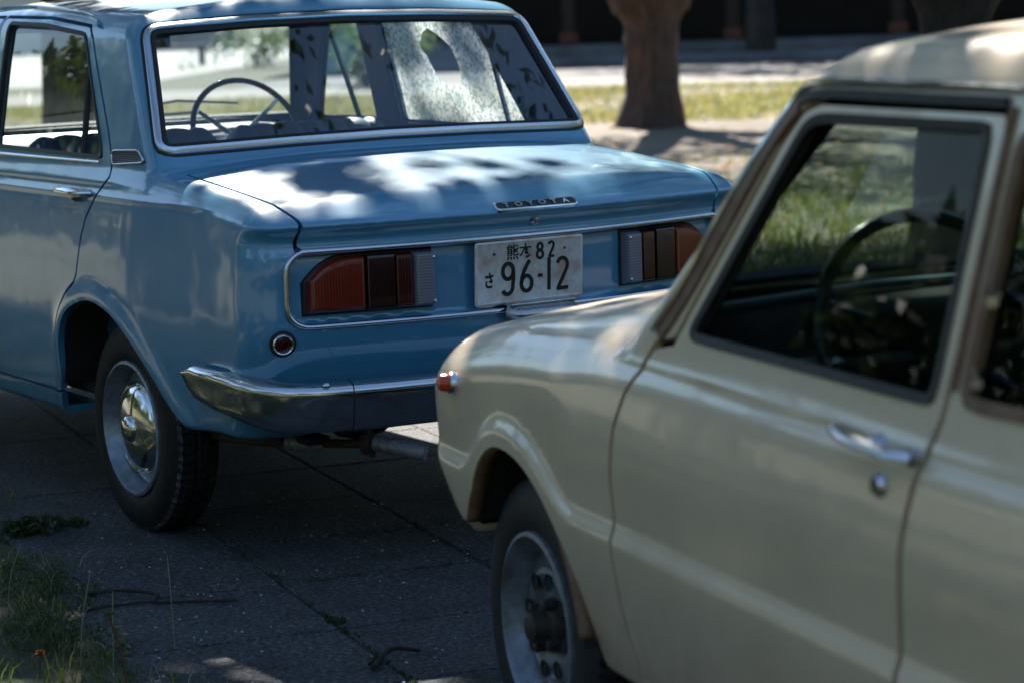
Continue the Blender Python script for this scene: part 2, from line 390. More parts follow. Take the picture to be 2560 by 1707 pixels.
def shell(name, m, mats, parent, th=.012, rim=1, lining=False):
    """outer skin with exact normals, folded edges, optional inner side"""
    V = m.v; Nn = m.n; f = list(m.f); mi = [0]*len(f); VV = [V]; NN = [Nn]; base = len(V)
    be = bedges(m)
    if be and th:
        E = np.array(be); a, b = V[E[:, 0]], V[E[:, 1]]; na, nb = Nn[E[:, 0]], Nn[E[:, 1]]
        fn = np.cross(b-a, na); fn /= (np.linalg.norm(fn, axis=1)[:, None]+1e-9)
        k = len(E); VV += [a, b, b-nb*th, a-na*th]; NN += [fn*1.0]*4
        f += [(base+i, base+3*k+i, base+2*k+i, base+k+i) for i in range(k)]; mi += [rim if isinstance(mats, (list, tuple)) and len(mats) > rim else 0]*k; base += 4*k
    return mk(name, np.concatenate(VV), f, mats, parent, normals=np.concatenate(NN), midx=mi)
def offset(m, dd): return S(m.v+m.n*dd, m.n, m.f)
def flipped(m): return S(m.v, -m.n, [q[::-1] for q in m.f])
# ------------------------------------------------------------------ shared car building
def locate(f, p, dr, n=400):
    """first point of the surface f = 0 from p along dr, and its normal"""
    p = np.array(p, float); dr = np.array(dr, float); dr /= np.linalg.norm(dr); F = lambda q: float(f(np.array([q[0]]), np.array([q[1]]), np.array([q[2]]))[0])
    for _ in range(n):
        s = F(p)
        if s < 2e-4: break
        p = p+dr*max(s*.5, 2e-4)
    e = 2e-3; g = np.array([F(p+e*np.eye(3)[i])-F(p-e*np.eye(3)[i]) for i in range(3)]); return p, g/np.linalg.norm(g)
def frame(p, n, up=(0, 0, 1)):
    """matrix whose local x runs right, z up, and -y points out along n"""
    n = Vector(n).normalized(); x = Vector(up).cross(n).normalized(); z = n.cross(x)
    m = Matrix((x, -n, z)).transposed().to_4x4(); m.translation = Vector(p); return m
def xf(mb, m): mb.v = [tuple(m @ Vector(p)) for p in mb.v]; return mb
def sides(x, s): return .35-s*x
def ring(name, piece, prof, mat, parent, step=.012, which=0):
    L = loops(piece)
    if not L: return None
    L = L[which]; P, Nn = resample(piece.v[L], piece.n[L], step); v, f = sweep(P, Nn, prof); o = mk(name, v, f, mat, parent); sharp(o, 50); return o
def tread(th, s):
    """depth of the tread grooves at angle th, side position s in -1..1"""
    zz = .05*np.abs(((th*46/np.pi) % 2)-1); g = np.zeros_like(th)
    for c in (-.52, -.18, .18, .52): g = np.maximum(g, (np.abs(s-c-zz) < .045).astype(float))
    sh = (np.abs(s) > .56) & (((th*33/np.pi+.9*np.abs(s)) % 1) < .26); g = np.maximum(g, sh*.9)
    sp = (np.abs(s) < .5) & (((th*66/np.pi+s*1.4) % 1) < .12); return np.maximum(g, sp*.5)
def make_wheel(parent, cx, cy, ro, w, rr, side, mats, hub, name='wheel'):
    """side -1 faces -x. cx = x of the outer sidewall"""
    e = empty(name, None, None); e.parent = parent; e.location = (cx, cy, ro-.006)
    sg = side; d_ = lambda t: -sg*t        # depth inwards from the outer face
    hs = ro-rr; mb = MB(); nth = 420; prof = []
    for t, q in ((0, .010), (.10, .004), (.28, .0), (.5, .0), (.70, .006), (.86, .016)): prof.append((rr+hs*t, q, 9))
    for k in range(15): sx = -1+2*k/14; prof.append((ro-.012*abs(sx)**3.5, w*.5+sx*w*.385, sx))
    for t, q in ((.86, .016), (.70, .006), (.45, .0), (.1, .006), (0, .012)): prof.append((rr+hs*t, w-q, 9))
    th = np.linspace(0, 2*np.pi, nth, endpoint=False); v = []
    for rad, dep, sx in prof:
        q = rad-(tread(th, np.full(nth, float(sx)))*.008 if sx != 9 else 0)
        v += list(zip(np.full(nth, d_(dep)), q*np.cos(th), q*np.sin(th)))
    k = len(prof); f = [(i*nth+j, i*nth+(j+1) % nth, (i+1)*nth+(j+1) % nth, (i+1)*nth+j) for i in range(k-1) for j in range(nth)]
    mt = np.zeros(len(f), int); mt[5*nth:7*nth] = 1; o = MB().add(v, f); o.m = list(mt); o = o.build('tyre', [mats['tyre'], mats['scuff']], e)
    mb = MB(); P = [(rr+.004, .010), (rr+.003, .0), (rr-.005, -.003), (rr-.010, .004), (rr-.012, .020), (rr-.022, .030), (rr-.026, .052), (rr-.040, .060), (rr*.69, .058), (rr*.66, .050), (rr*.62, .030), (rr*.56, .026), (rr*.40, .040), (rr*.2, .044), (0.001, .044)]
    mb.lathe([(a, d_(b)) for a, b in P], n=64); o = mb.build('rim', mats['rim'], e)
    mb = MB(); mb.lathe([(rr-.02, d_(w-.01)), (rr-.02, d_(w)), (.02, d_(w-.02))], n=32); mb.build('brake_drum', mats['dark'], e)
    if hub == 'cap':
        mb = MB(); mb.lathe([(rr*.70, d_(.034)), (rr*.70, d_(.026)), (rr*.665, d_(.020)), (rr*.635, d_(.022)), (rr*.59, d_(.014)), (rr*.45, d_(.006)), (rr*.30, d_(.001)), (rr*.215, d_(-.001)), (rr*.19, d_(-.010)), (rr*.14, d_(-.016)), (.001, d_(-.018))], n=64)
        mb.build('hubcap', mats['chrome'], e)
    else:
        mb = MB(); mb.lathe([(rr*.30, d_(.04)), (rr*.28, d_(.024)), (rr*.19, d_(.018)), (rr*.16, d_(-.010)), (rr*.12, d_(-.014)), (.001, d_(-.016))], n=32)
        for k_ in range(4):
            a = k_*math.pi/2+.5; mb.lathe([(.0105, d_(.03)), (.0105, d_(.008)), (.001, d_(.004))], c=(0, rr*.29*math.cos(a)*1.0, rr*.29*math.sin(a)), n=6)
        mb.build('hub', mats['hubm'], e)
        for k_ in range(8):
            mb = MB(); a = k_*math.pi/4+.2; mb.lathe([(.017, d_(.0215)), (.015, d_(.025)), (.001, d_(.0255))], c=(0, rr*.50*math.cos(a), rr*.50*math.sin(a)), n=16); mb.build('vent_hole', mats['dark'], e)
    return e
def stroke(mb, pts, wd, m=0, h=.0016, y0=0.):
    """flat raised pen stroke in the local xz plane"""
    P = np.array(pts, float); T = np.gradient(P, axis=0); T /= np.linalg.norm(T, axis=1)[:, None]; Nn = np.stack([-T[:, 1], T[:, 0]], 1)*wd/2
    v = []; k = len(P)
    for i in range(k):
        a, b = P[i]+Nn[i], P[i]-Nn[i]; v += [(a[0], y0, a[1]), (a[0]*.995+b[0]*.005, y0-h, a[1]*.995+b[1]*.005), (b[0]*.995+a[0]*.005, y0-h, b[1]*.995+a[1]*.005), (b[0], y0, b[1])]
    f = [(4*i+j, 4*i+(j+1) % 4, 4*i+4+(j+1) % 4, 4*i+4+j) for i in range(k-1) for j in range(4)]+[(0, 1, 2, 3), (4*k-4, 4*k-1, 4*k-2, 4*k-3)]
    mb.add(v, f, m)
def arc(cx, cz, rx, rz, a0, a1, n=20): return [(cx+rx*math.cos(R(a0+(a1-a0)*i/n)), cz+rz*math.sin(R(a0+(a1-a0)*i/n))) for i in range(n+1)]
def text_mesh(name, s, size, mat, parent, m, ext=.0008, sx=1.0, bold=0.):
    c = bpy.data.curves.new(name, 'FONT'); c.body = s; c.size = size; c.align_x = 'CENTER'; c.align_y = 'CENTER'; c.extrude = ext; c.offset = bold; c.resolution_u = 5
    t = bpy.data.objects.new(name, c); COL.objects.link(t); bpy.context.view_layer.update()
    me = bpy.data.meshes.new_from_object(t.evaluated_get(bpy.context.evaluated_depsgraph_get())); bpy.data.objects.remove(t)
    me.transform(Matrix(((sx, 0, 0, 0), (0, 0, -1, 0), (0, 1, 0, 0), (0, 0, 0, 1)))); me.transform(m); me.materials.clear(); me.materials.append(mat)
    return link(bpy.data.objects.new(name, me), parent)
def pane(name, piece, mat, parent, inset=.010): return mk(name, piece.v-piece.n*inset, piece.f, mat, parent, normals=piece.n)
# common materials
M_CHROME = chrome(); M_RUBBER = simple('black_rubber', (.014, .014, .015), .55, bmp=.2); M_TYRE = simple('tyre_rubber', (.0075, .0075, .008), .6, c2=(.018, .017, .017), vs=30, bmp=.25, bs=160, spec=.3); M_SCUFF = simple('scuffed_rubber', (.14, .125, .12), .8, c2=(.015, .015, .015), vs=45, bmp=.4)
M_DARK = simple('dark_underside', (.02, .019, .018), .8, var=.4, bmp=.5); M_RUST = simple('rusty_steel', (.085, .045, .026), .75, c2=(.03, .024, .02), vs=40, bmp=.6)
M_BLACKPL = simple('black_plastic', (.02, .02, .022), .35); M_LIN = simple('dark_lining', (.03, .036, .05), .85, var=.2)
# ------------------------------------------------------------------ blue saloon
def blue_car():
    car = empty('parked_car', 'light blue vintage four-door saloon with a smashed rear side window, seen from behind', 'car')
    PB = paint('blue_paint', (.066, .290, .485), (.09, .14, .16), rough=.36, coat=1., cr=.02); LINB = simple('blue_vinyl', (.05, .105, .20), .5, var=.25, bmp=.15, bs=90)
    GL = glass('window_glass', (.84, .90, .91), 1.0, .008)
    base = surface(b_body, (-.9, -.16, .24), (.9, 4.22, 1.56), .0125)
    X = lambda m: m.v[:, 0]; Y = lambda m: m.v[:, 1]; Z = lambda m: m.v[:, 2]
    for W in (B_WR, B_WF): _, base = split(base, np.maximum(sdpoly(Y(base), Z(base), W), .45-np.abs(X(base))))
    _, base = split(base, np.maximum(Z(base)-.30+.0*Y(base), np.abs(X(base))-.62)-.0)
    # window openings
    RW = [(-.674, 1.074), (-.3, 1.083), (0, 1.086), (.3, 1.083), (.674, 1.074), (.603, 1.388), (.3, 1.402), (0, 1.407), (-.3, 1.402), (-.603, 1.388)]
    WS = [(-.66, 1.06), (.66, 1.06), (.57, 1.405), (-.57, 1.405)]
    SR = [(1.905, 1.050), (1.925, 1.424), (1.62, 1.415), (1.315, 1.388), (1.12, 1.10), (1.085, 1.040)]
    SF = [(2.06, 1.052), (2.50, 1.050), (2.285, 1.412), (2.06, 1.420)]
    gl = {}
    g, base = split(base, np.maximum(sdpoly(X(base), Z(base), RW), Y(base)-1.2)); gl['rear'] = g
    g, base = split(base, np.maximum(sdpoly(X(base), Z(base), WS), 2.1-Y(base))); gl['wind'] = g
    for s in (-1, 1):
        g, base = split(base, np.maximum(sdpoly(Y(base), Z(base), SR), sides(X(base), s))); gl['r', s] = g
        g, base = split(base, np.maximum(sdpoly(Y(base), Z(base), SF), sides(X(base), s))); gl['f', s] = g
    # inner lining of the cabin
    lin, _ = split(base, -np.minimum(np.minimum(Z(base)-.42, Y(base)-.66), 2.86-Y(base)))
    lin, _ = split(lin, -np.maximum(np.abs(lin.v[:, 1]-1.8)-1.10+0*lin.v[:, 1], -1)) if False else (lin, None)
    o = offset(lin, -.028); o = flipped(o); mk('interior_lining', o.v, o.f, LINB, car, normals=o.n)
    # doors
    DR = [(1.985, .352), (1.985, 1.440), (1.62, 1.433), (1.30, 1.407), (1.262, 1.375), (1.075, 1.12), (1.030, 1.045), (1.012, .992), (1.056, .957), (1.138, .874), (1.168, .815), (1.186, .755), (1.200, .71), (1.215, .690), (1.275, .655), (1.335, .600), (1.375, .540), (1.390, .47), (1.392, .352)]
    DF = [(2.0, .352), (3.02, .352), (3.0, .80), (2.93, 1.0), (2.60, 1.047), (2.55, 1.06), (2.315, 1.438), (2.0, 1.440)]
    G = .0048; doors = {}
    for s in (-1, 1):
        for key, poly in (('r', DR), ('f', DF)):
            q = np.maximum(sdpoly(Y(base), Z(base), poly), sides(X(base), s)); dd, rest = split(base, q+G)
            q = np.maximum(sdpoly(rest.v[:, 1], rest.v[:, 2], poly), sides(rest.v[:, 0], s)); _, base = split(rest, q-G); doors[key, s] = dd
    def lidf(m): a = np.abs(m.v[:, 0]); y, z = m.v[:, 1], m.v[:, 2]; return np.maximum(np.maximum(a-(.662-.022*sstep(.16, .05, y)), y-.672), .842-z)
    q = lidf(base); lid, rest = split(base, q+.0045); _, base = split(rest, lidf(rest)-.0045)
    def hoodf(m): a = np.abs(m.v[:, 0]); y, z = m.v[:, 1], m.v[:, 2]; return np.maximum(np.maximum(a-.66, 2.98-y), .80-z)
    q = hoodf(base); hood, rest = split(base, q+.003); _, base = split(rest, hoodf(rest)-.003)
    shell('body_shell', base, [PB, M_DARK], car, .02, 0)
    shell('trunk_lid', lid, [PB], car, .015); shell('bonnet', hood, [PB], car, .015)
    DB = simple('gap_dark', (.012, .012, .014), .9)
    # dark tray under the lid gaps and pillars
    for s in (-1, 1):
        dr = {}
        for key in ('r', 'f'):
            dr[key] = shell('door', doors[key, s], [PB], car, .022)
            P = gl[key, s]; broken = (key == 'r' and s == 1)
            ring('window_gasket', P, [(-.010, -.012), (-.010, .0015), (.002, .0035), (.004, -.012)] if True else 0, M_RUBBER, dr[key])
            if not broken: pane('window_pane', P, GL, dr[key], .012)
            else:
                P2 = offset(P, -.012); y, z = P2.v[:, 1], P2.v[:, 2]
                HO = [(1.62, 1.36), (1.66, 1.345), (1.70, 1.30), (1.665, 1.27), (1.645, 1.235), (1.62, 1.20), (1.555, 1.165), (1.53, 1.175), (1.50, 1.16), (1.47, 1.20), (1.475, 1.25), (1.50, 1.30), (1.56, 1.335)]
                HO_ = [(1.345, 1.335), (1.375, 1.325), (1.405, 1.29), (1.385, 1.255), (1.40, 1.22), (1.372, 1.175), (1.355, 1.19), (1.34, 1.165), (1.318, 1.20), (1.315, 1.25), (1.298, 1.28), (1.322, 1.30)]
                hole, keep = split(P2, sdpoly(y, z, HO)); m, nt, b = new_mat('shattered_glass'); N = nt.nodes
                tc = N.new('ShaderNodeTexCoord'); vo = N.new('ShaderNodeTexVoronoi'); vo.feature = 'DISTANCE_TO_EDGE'; vo.inputs['Scale'].default_value = 95; nt.links.new(tc.outputs['Object'], vo.inputs['Vector'])
                v2 = N.new('ShaderNodeTexVoronoi'); v2.inputs['Scale'].default_value = 95; nt.links.new(tc.outputs['Object'], v2.inputs['Vector'])
                bp = N.new('ShaderNodeBump'); bp.inputs['Strength'].default_value = 1; bp.inputs['Distance'].default_value = .006; nt.links.new(v2.outputs['Color'], bp.inputs['Height'])
                nt.links.new(ramp(nt, v2.outputs['Color'], [(.35, (.35, .44, .45)), (.75, (1, 1, 1))]), b.inputs['Base Color']); b.inputs['Roughness'].default_value = .16; b.inputs['Specular IOR Level'].default_value = .9; nt.links.new(bp.outputs[0], b.inputs['Normal'])
                tl = N.new('ShaderNodeBsdfTranslucent'); nt.links.new(ramp(nt, v2.outputs['Color'], [(.30, (.40, .50, .51)), (.62, (1, 1, 1))]), tl.inputs[0]); tr = N.new('ShaderNodeBsdfTransparent'); tr.inputs[0].default_value = (.72, .86, .85, 1)  # whiter cells in the colour imitate glints of refracted sun
                m1 = N.new('ShaderNodeMixShader'); m1.inputs[0].default_value = .78; nt.links.new(b.outputs[0], m1.inputs[1]); nt.links.new(tl.outputs[0], m1.inputs[2])
                m2 = N.new('ShaderNodeMixShader'); fac = ramp(nt, vo.outputs['Distance'], [(.02, (.04,)*3), (.16, (.38,)*3)])
                nt.links.new(fac, m2.inputs[0]); nt.links.new(m1.outputs[0], m2.inputs[1]); nt.links.new(tr.outputs[0], m2.inputs[2]); nt.links.new(m2.outputs[0], N['Material Output'].inputs[0])
                mk('window_pane', keep.v, keep.f, m, dr[key], normals=keep.n)['label'] = 'shattered white crazed pane with a jagged hole'
            # upright bar of the quarter light
            y0, z0, y1, z1 = (1.235, 1.045, 1.275, 1.385) if key == 'r' else (2.215, 1.055, 2.30, 1.405)
            pts = [locate(b_body, (s*1.0, y0+(y1-y0)*t, z0+(z1-z0)*t), (-s, 0, 0)) for t in np.linspace(0, 1, 8)]
            mb = MB(); mb.tube([p-n*.008 for p, n in pts], .009, 6); mb.build('window_bar', M_RUBBER, dr[key])
            # handle
            yh = 1.10 if key == 'r' else 2.12
            q1, n1 = locate(b_body, (s*1.0, yh+.05, .945), (-s, 0, 0)); mb = MB()
            pth = [(s*.777, yh+.0, .948), (s*.803, yh+.012, .950), (s*.809, yh+.06, .951), (s*.808, yh+.12, .951), (s*.803, yh+.19, .951), (s*.792, yh+.235, .951), (s*.765, yh+.262, .951)]
            pth = [(q[0]-s*.020, q[1], q[2]) for q in pth]; mb.tube(pth, [.007, .011, .012, .011, .009, .007, .005], 10, flat=.55)
            mb.tube([(s*.745, yh+.085, .935), (s*.770, yh+.085, .935), (s*.782, yh+.085, .937)], [.020, .017, .010], 12); mb.tube([(s*.750, yh+.02, .942), (s*.785, yh+.018, .948)], [.012, .009], 8)
            mb.build('handle', M_CHROME, dr[key])
            # moulding along the window sill
            ya, yb = (1.10, 1.975) if key == 'r' else (2.01, 2.52)
            pts = [locate(b_body, (s*1.0, y, 1.030), (-s, 0, 0)) for y in np.linspace(ya, yb, 14)]
            v, f = sweep(np.array([p for p, n in pts]), np.array([n for p, n in pts]), dome(-.006, .006, .006), closed=False); sharp(mk('sill_moulding', v, f, M_CHROME, dr[key]))
        pts = [locate(b_body, (s*1.0, y, z), (-s, 0, 0)) for y, z in catmull([(1.235, 1.402), (1.262, 1.418), (1.40, 1.437), (1.62, 1.452), (1.95, 1.464), (2.2, 1.460), (2.33, 1.448), (2.45, 1.28), (2.56, 1.09)], 6, False)]
        P, Nn = resample(np.array([p for p, n in pts]), np.array([n for p, n in pts]), .02, False)
        v, f = sweep(P, Nn, [(-.004*s, .0), (-.004*s, .009), (-.001*s, .012), (.002*s, .009), (.003*s, .0)], closed=False); o = mk('drip_rail', v, f, PB, car); sharp(o)
        # wheel wells
        for W in (B_WR, B_WF):
            W = W[W[:, 1] > .335]; mb = MB(); n = len(W); v = [(s*.755, p[0], p[1]) for p in W]+[(s*.42, p[0], p[1]+.0) for p in W]
            mb.add(v, [(i, i+1, n+i+1, n+i) for i in range(n-1)]+[tuple(range(n, 2*n))]); mb.build('wheel_well', DB, car, smooth=False, fix=False)
        # louvred vent at the foot of the rear pillar
        V = [(1.028, 1.064), (.858, 1.070), (.815, 1.038), (1.012, 1.026)]
        pc, _ = split(base, np.maximum(sdpoly(base.v[:, 1], base.v[:, 2], V), sides(base.v[:, 0], s)))
        if pc: o = shell('vent_grille', offset(pc, .005), [M_LOUV], car, .007); ring('vent_trim', offset(pc, .005), dome(-.003, .003, .003), M_CHROME, o, .008)
    g = gl['rear']; pane('rear_window', g, glass('rear_glass', (.84, .90, .91), 1.25, .008), car, .010)
    ring('rear_window_gasket', g, [(-.013, -.012), (-.013, .002), (-.002, .006), (.002, -.010)], M_RUBBER, car)
    ring('rear_window_trim', g, [(.0, .0), (.0, .009), (.004, .013), (.018, .009), (.022, .004), (.023, -.004)], simple('bright_trim', (.62, .68, .80), .26, 1.), car)
    ring('rear_window_seal', g, [(.022, -.004), (.022, .004), (.028, .003), (.029, -.004)], M_RUBBER, car)
    g = gl['wind']; pane('windscreen', g, GL, car, .010); ring('windscreen_gasket', g, [(-.016, -.012), (-.016, .003), (.010, .005), (.012, -.01)], M_RUBBER, car)
    # floor and bulkheads inside
    mb = MB(); mb.box((0, 2.0, .36), (1.36, 3.0, .03)); mb.box((0, 2.78, .66), (1.40, .03, .62)); mb.box((0, .95, .66), (1.3, .03, .58)); mb.build('floor_pan', M_DARK, car)
    mb = MB(); mb.box((0, .90, .995), (1.30, .36, .03), bev=.01); mb.build('parcel_shelf', LINB, car)
    # seats
    def pleat(x0, x1, y, zt, zb, dep, n):
        def fn(a, b):
            x = x0+(x1-x0)*a; e = min(a, 1-a)*(x1-x0); rz = zt-.05*max(0, 1-e/.07)**2; ph = abs(math.sin(math.pi*n*a))**.5*.014
            an = b*math.pi*1.0; cy = math.cos(an)
            if b < .35: t = b/.35; return (x, y-dep/2-ph, zb+(rz-.05-zb)*t)
            if b > .65: t = (b-.65)/.35; return (x, y+dep/2, rz-.05+(zb-rz+.05)*t)
            t = (b-.35)/.3*math.pi; return (x, y-math.cos(t)*(dep/2+ph*(1-t/math.pi)), rz-.05+math.sin(t)*(.05+ph))
        return grid(fn, 14*n, 26)
    for x0, x1 in ((-.62, .03), (.07, .66)):
        se = MB().add(*pleat(x0, x1, 1.93, 1.058, .62, .13, 7)).build('front_seat', LINB, car, fix=False); MB().box(((x0+x1)/2, 2.18, .58), (x1-x0, .52, .16), bev=.05).build('seat_cushion', LINB, se)
    se = MB().add(*pleat(-.62, .62, 1.10, .985, .60, .14, 14)).build('rear_seat', LINB, car, fix=False); MB().box((0, 1.38, .56), (1.26, .50, .16), bev=.05).build('seat_cushion', LINB, se)
    # dashboard
    mb = MB(); v, f = grid(lambda a, b: (-.66+1.32*a, 2.42+.30*(1-math.cos(b*math.pi/2)) if b < 1 else 2.75, .88+.185*math.sin(b*math.pi/2)), 12, 12); mb.add(v, f); mb.box((0, 2.70, 1.046), (1.32, .20, .03)); mb.box((0, 2.47, .80), (1.3, .06, .2))
    mb.build('dashboard', simple('dash_paint', (.25, .27, .30), .35), car, fix=False)
    dz = [bpy.data.objects[car.children[-1].name]]
    mb = MB(); mb.box((.30, 2.40, .985), (.36, .03, .06), bev=.01); mb.box((-.25, 2.415, .99), (.5, .02, .012)); mb.build('instrument_panel', M_CHROME, dz[0])
    # steering wheel
    c = Vector((.385, 2.42, 1.010)); ax = Vector((0, -.80, .60)); ux = Vector((1, 0, 0)); uz = ax.cross(ux).normalized()*-1
    uz = Vector((0, .42, .907)); mb = MB(); mb.tube([c+(ux*math.cos(t)+uz*math.sin(t))*.203 for t in np.linspace(0, 2*math.pi, 49)], .0105, 10, cap=False)
    st = mb.build('steering_wheel', simple('black_bakelite', (.015, .017, .024), .2), car)
    mb = MB(); hb = c+Vector((-.02, .03, -.02)); 
    for an in (40, 150, 270): e_ = c+(ux*math.cos(R(an))+uz*math.sin(R(an)))*.19; mb.tube([hb+(e_-hb)*.12, hb+(e_-hb)*.5, e_], [.011, .009, .007], 8)
    mb.build('spokes', M_CHROME, st); mb = MB(); mb.tube([hb+Vector((0, -.03, .01)), hb, hb+Vector((0, .3, -.14))], [.022, .03, .03], 12); mb.build('steering_column', M_BLACKPL, st)
    mb = MB(); mb.box((0, 2.40, 1.345), (.20, .02, .05), bev=.008); mb.tube([(0, 2.41, 1.36), (0, 2.44, 1.41)], .006, 6); mb.build('rear_view_mirror', M_BLACKPL, car)
    # wipers
    mb = MB(); mb.tube([(.05, 2.86, 1.03), (.20, 2.80, 1.075), (.36, 2.77, 1.08)], .006, 6); mb.tube([(.0, 2.66, 1.10), (.22, 2.63, 1.13), (.45, 2.62, 1.11)], .005, 6); mb.build('wiper', M_BLACKPL, car)
    # ------ rear face
    rp = lambda x, z: locate(b_body, (x, -.3, z), (0, 1, 0))
    ypn = lambda a: .205*a*a+.024
    pa = [(t, .0) for t in (0,)]
    def surr(x, z): return np.array([x, .205*x*x+float(B_R(np.array(z)))-.001, z]), np.array([.41*x, -1, 0])/math.hypot(.41*x, 1)
    L = .624; r_ = .052; zc, hz = .745, .042
    top = [(x, zc+hz+r_) for x in np.linspace(-.634, .634, 60)]
    rest = []
    for s, seq in ((1, 1), (-1, -1)): pass
    cr = [(L+r_*math.cos(t), zc+hz+r_*math.sin(t)) for t in np.linspace(math.pi/2*.93, 0, 12)]+[(L+r_*math.cos(t), zc-hz+r_*math.sin(t)) for t in np.linspace(0, -math.pi/2, 12)]
    bot = [(x, zc-hz-r_) for x in np.linspace(L-.02, -L+.02, 60)]; cl = [(-a, b) for a, b in cr[::-1]]
    for nm, path in (('trim_strip', top), ('trim_surround', [(L+.008, zc+hz+r_)]+cr+bot+cl+[(-L-.008, zc+hz+r_)])):
        pr = [surr(x, z) for x, z in path]; P, Nn = resample(np.array([p for p, n in pr]), np.array([n for p, n in pr]), .008, False)
        wd = .0085 if nm == 'trim_strip' else .0075; v, f = sweep(P, Nn, dome(-wd, wd, .009)); v, f = sweep(P, Nn, dome(-wd, wd, .009), closed=False); sharp(mk(nm, v, f, M_TRIM, car))
    def lens(name, a0, a1, zlo, zhi, dep, s, mat, parent, bev=.012, y_=None, nu=40, nv=24):
        def fn(u_, v_):
            cu = .5-.5*math.cos(math.pi*u_); cv = .5-.5*math.cos(math.pi*v_); a = a0+(a1-a0)*cu; lo, hi = zlo(a), zhi(a); z = lo+(hi-lo)*cv
            e = min(a-min(a0, a1), max(a0, a1)-a, z-lo, hi-z)/bev; h = dep*math.sqrt(max(0, 1-(1-min(1, max(0, e)))**2)); return (s*a, ypn(a)-h, z)
        v, f = grid(fn, nu, nv); return MB().add(v, f).build(name, mat, parent, fix=False)
    AMB = lensmat('amber_lens', (.20, .016, .005), 1); RED = lensmat('red_lens', (.055, .003, .003), 1); CLR = lensmat('clear_lens', (.24, .235, .28), 0); DRK = lensmat('deep_red_lens', (.022, .003, .003), 1)
    tp = lambda a: .822-.062*max(0, (a-.49)/.135)**2.9; bt = lambda a: .682
    for s in (-1, 1):
        h = lens('tail_lamp', .288, .630, lambda a: bt(a)-.006, lambda a: tp(a)+.007, .010, s, M_RUBBER, car, .01)
        lens('amber_lens', .475, .622, bt, tp, .034, s, AMB, h); lens('red_lens', .352, .402, bt, tp, .033, s, RED, h, .007); lens('dark_red_lens', .401, .476, bt, tp, .0335, s, DRK, h, .004)
        lens('clear_lens', .293, .3515, lambda a: .681, lambda a: .820, .040, s, CLR, h, .010)
        mb = MB()
        for z in (.695, .806): mb.lathe([(.004, ypn(.30)-.042), (.001, ypn(.30)-.0435)], 'y', (s*.303, 0, z), 10)
        mb.build('screw', M_CHROME, h)
        # round reflector
        p, n = rp(s*.687, .614); m = frame(p, n); mb = MB(); mb.lathe([(.0275, .0), (.0275, -.006), (.024, -.011), (.020, -.008)], 'y', n=40); e_ = xf(mb, m).build('reflector', M_CHROME, car)
        mb = MB(); mb.lathe([(.0215, -.004), (.0205, -.010), (.012, -.0125), (.001, -.013)], 'y', n=32); xf(mb, m).build('reflector_lens', RED, e_)
        mb = MB(); mb.lathe([(.034, .004), (.034, -.002), (.0275, -.004)], 'y', n=40); xf(mb, m).build('reflector_gasket', M_RUBBER, e_)
    # number plate
    m = Matrix.Translation((-.018, .004, .748)) @ Matrix.Rotation(R(3.5), 4, 'X'); mb = MB()
    def rr(hw, hh, rad, n=6): return [(sx*(hw-rad)+rad*math.cos(t), sz*(hh-rad)+rad*math.sin(t)) for sx, sz, t0 in ((1, 1, 0), (-1, 1, math.pi/2), (-1, -1, math.pi), (1, -1, 1.5*math.pi)) for t in np.linspace(t0, t0+math.pi/2, n)]
    rings = [(rr(.165, .0825, .008), .0), (rr(.165, .0825, .008), -.003), (rr(.163, .0805, .008), -.0045), (rr(.159, .0765, .006), -.0045), (rr(.157, .0745, .006), -.0025)]
    n = len(rings[0][0]); v = [(a, h, b) for rg, h in rings for a, b in rg]; mb.add(v, [(i*n+j, i*n+(j+1) % n, (i+1)*n+(j+1) % n, (i+1)*n+j) for i in range(4) for j in range(n)]+[tuple(4*n+j for j in range(n)), tuple(range(n))[::-1]])
    pl = xf(mb, m).build('number_plate', M_PLATE, car, smooth=True)
    INK = simple('plate_ink', (.008, .014, .016), .4); mb = MB(); W_ = .0125
    def dg(paths, x, z, sc, wd):
        for p in paths: stroke(mb, [(x+a*sc, z+b*sc) for a, b in p], wd, y0=-.0024)
    # digits drawn in a 0.5 x 1 box
    NINE = [arc(.23, .72, .19, .24, 0, 360, 30), [(.42, .74), (.425, .5), (.41, .30)]+arc(.21, .25, .195, .235, 10, -150, 16)]
    SIX = [arc(.25, .27, .19, .235, 0, 360, 30), [(.065, .30), (.085, .46), (.15, .64), (.25, .82), (.36, .98)]]
    ONE = [[(.12, 0), (.12, 1.)]]; TWO = [arc(.22, .77, .185, .21, 165, -8, 20)+[(.385, .66), (.30, .48), (.18, .26), (.06, .04)], [(.02, .035), (.44, .045)]]
    EIGHT = [arc(.25, .75, .19, .22, 0, 360, 26), arc(.25, .25, .23, .25, 0, 360, 26)]
    for gl_, gx, gz, gs, gw in ((NINE, -.085, -.058, .084, .0105), (SIX, -.030, -.056, .084, .0105), (ONE, .050, -.056, .084, .0100), (TWO, .083, -.058, .084, .0098), (EIGHT, .022, .029, .040, .0072), (TWO, .058, .030, .040, .0068), ([[(0, 0), (.17, 0)]], .026, -.016, .084, .009)):
        mb = MB(); dg(gl_, gx, gz, gs, gw); xf(mb, m).build('plate_digit', INK, pl, smooth=False)
    mb = MB()
    for x in (-.108, .108): mb.lathe([(.0032, -.0024), (.0032, -.0055), (.001, -.006)], 'y', (x, 0, .050), 12)
    xf(mb, m).build('plate_bolt', INK, pl, smooth=False)
    text_mesh('plate_region_name', '\u718a\u672c', .043, INK, pl, m @ Matrix.Translation((-.032, -.003, .048)), sx=.92, bold=.0004)
    text_mesh('plate_kana', '\u3055', .045, INK, pl, m @ Matrix.Translation((-.123, -.003, -.020)), sx=.72, bold=.0012)
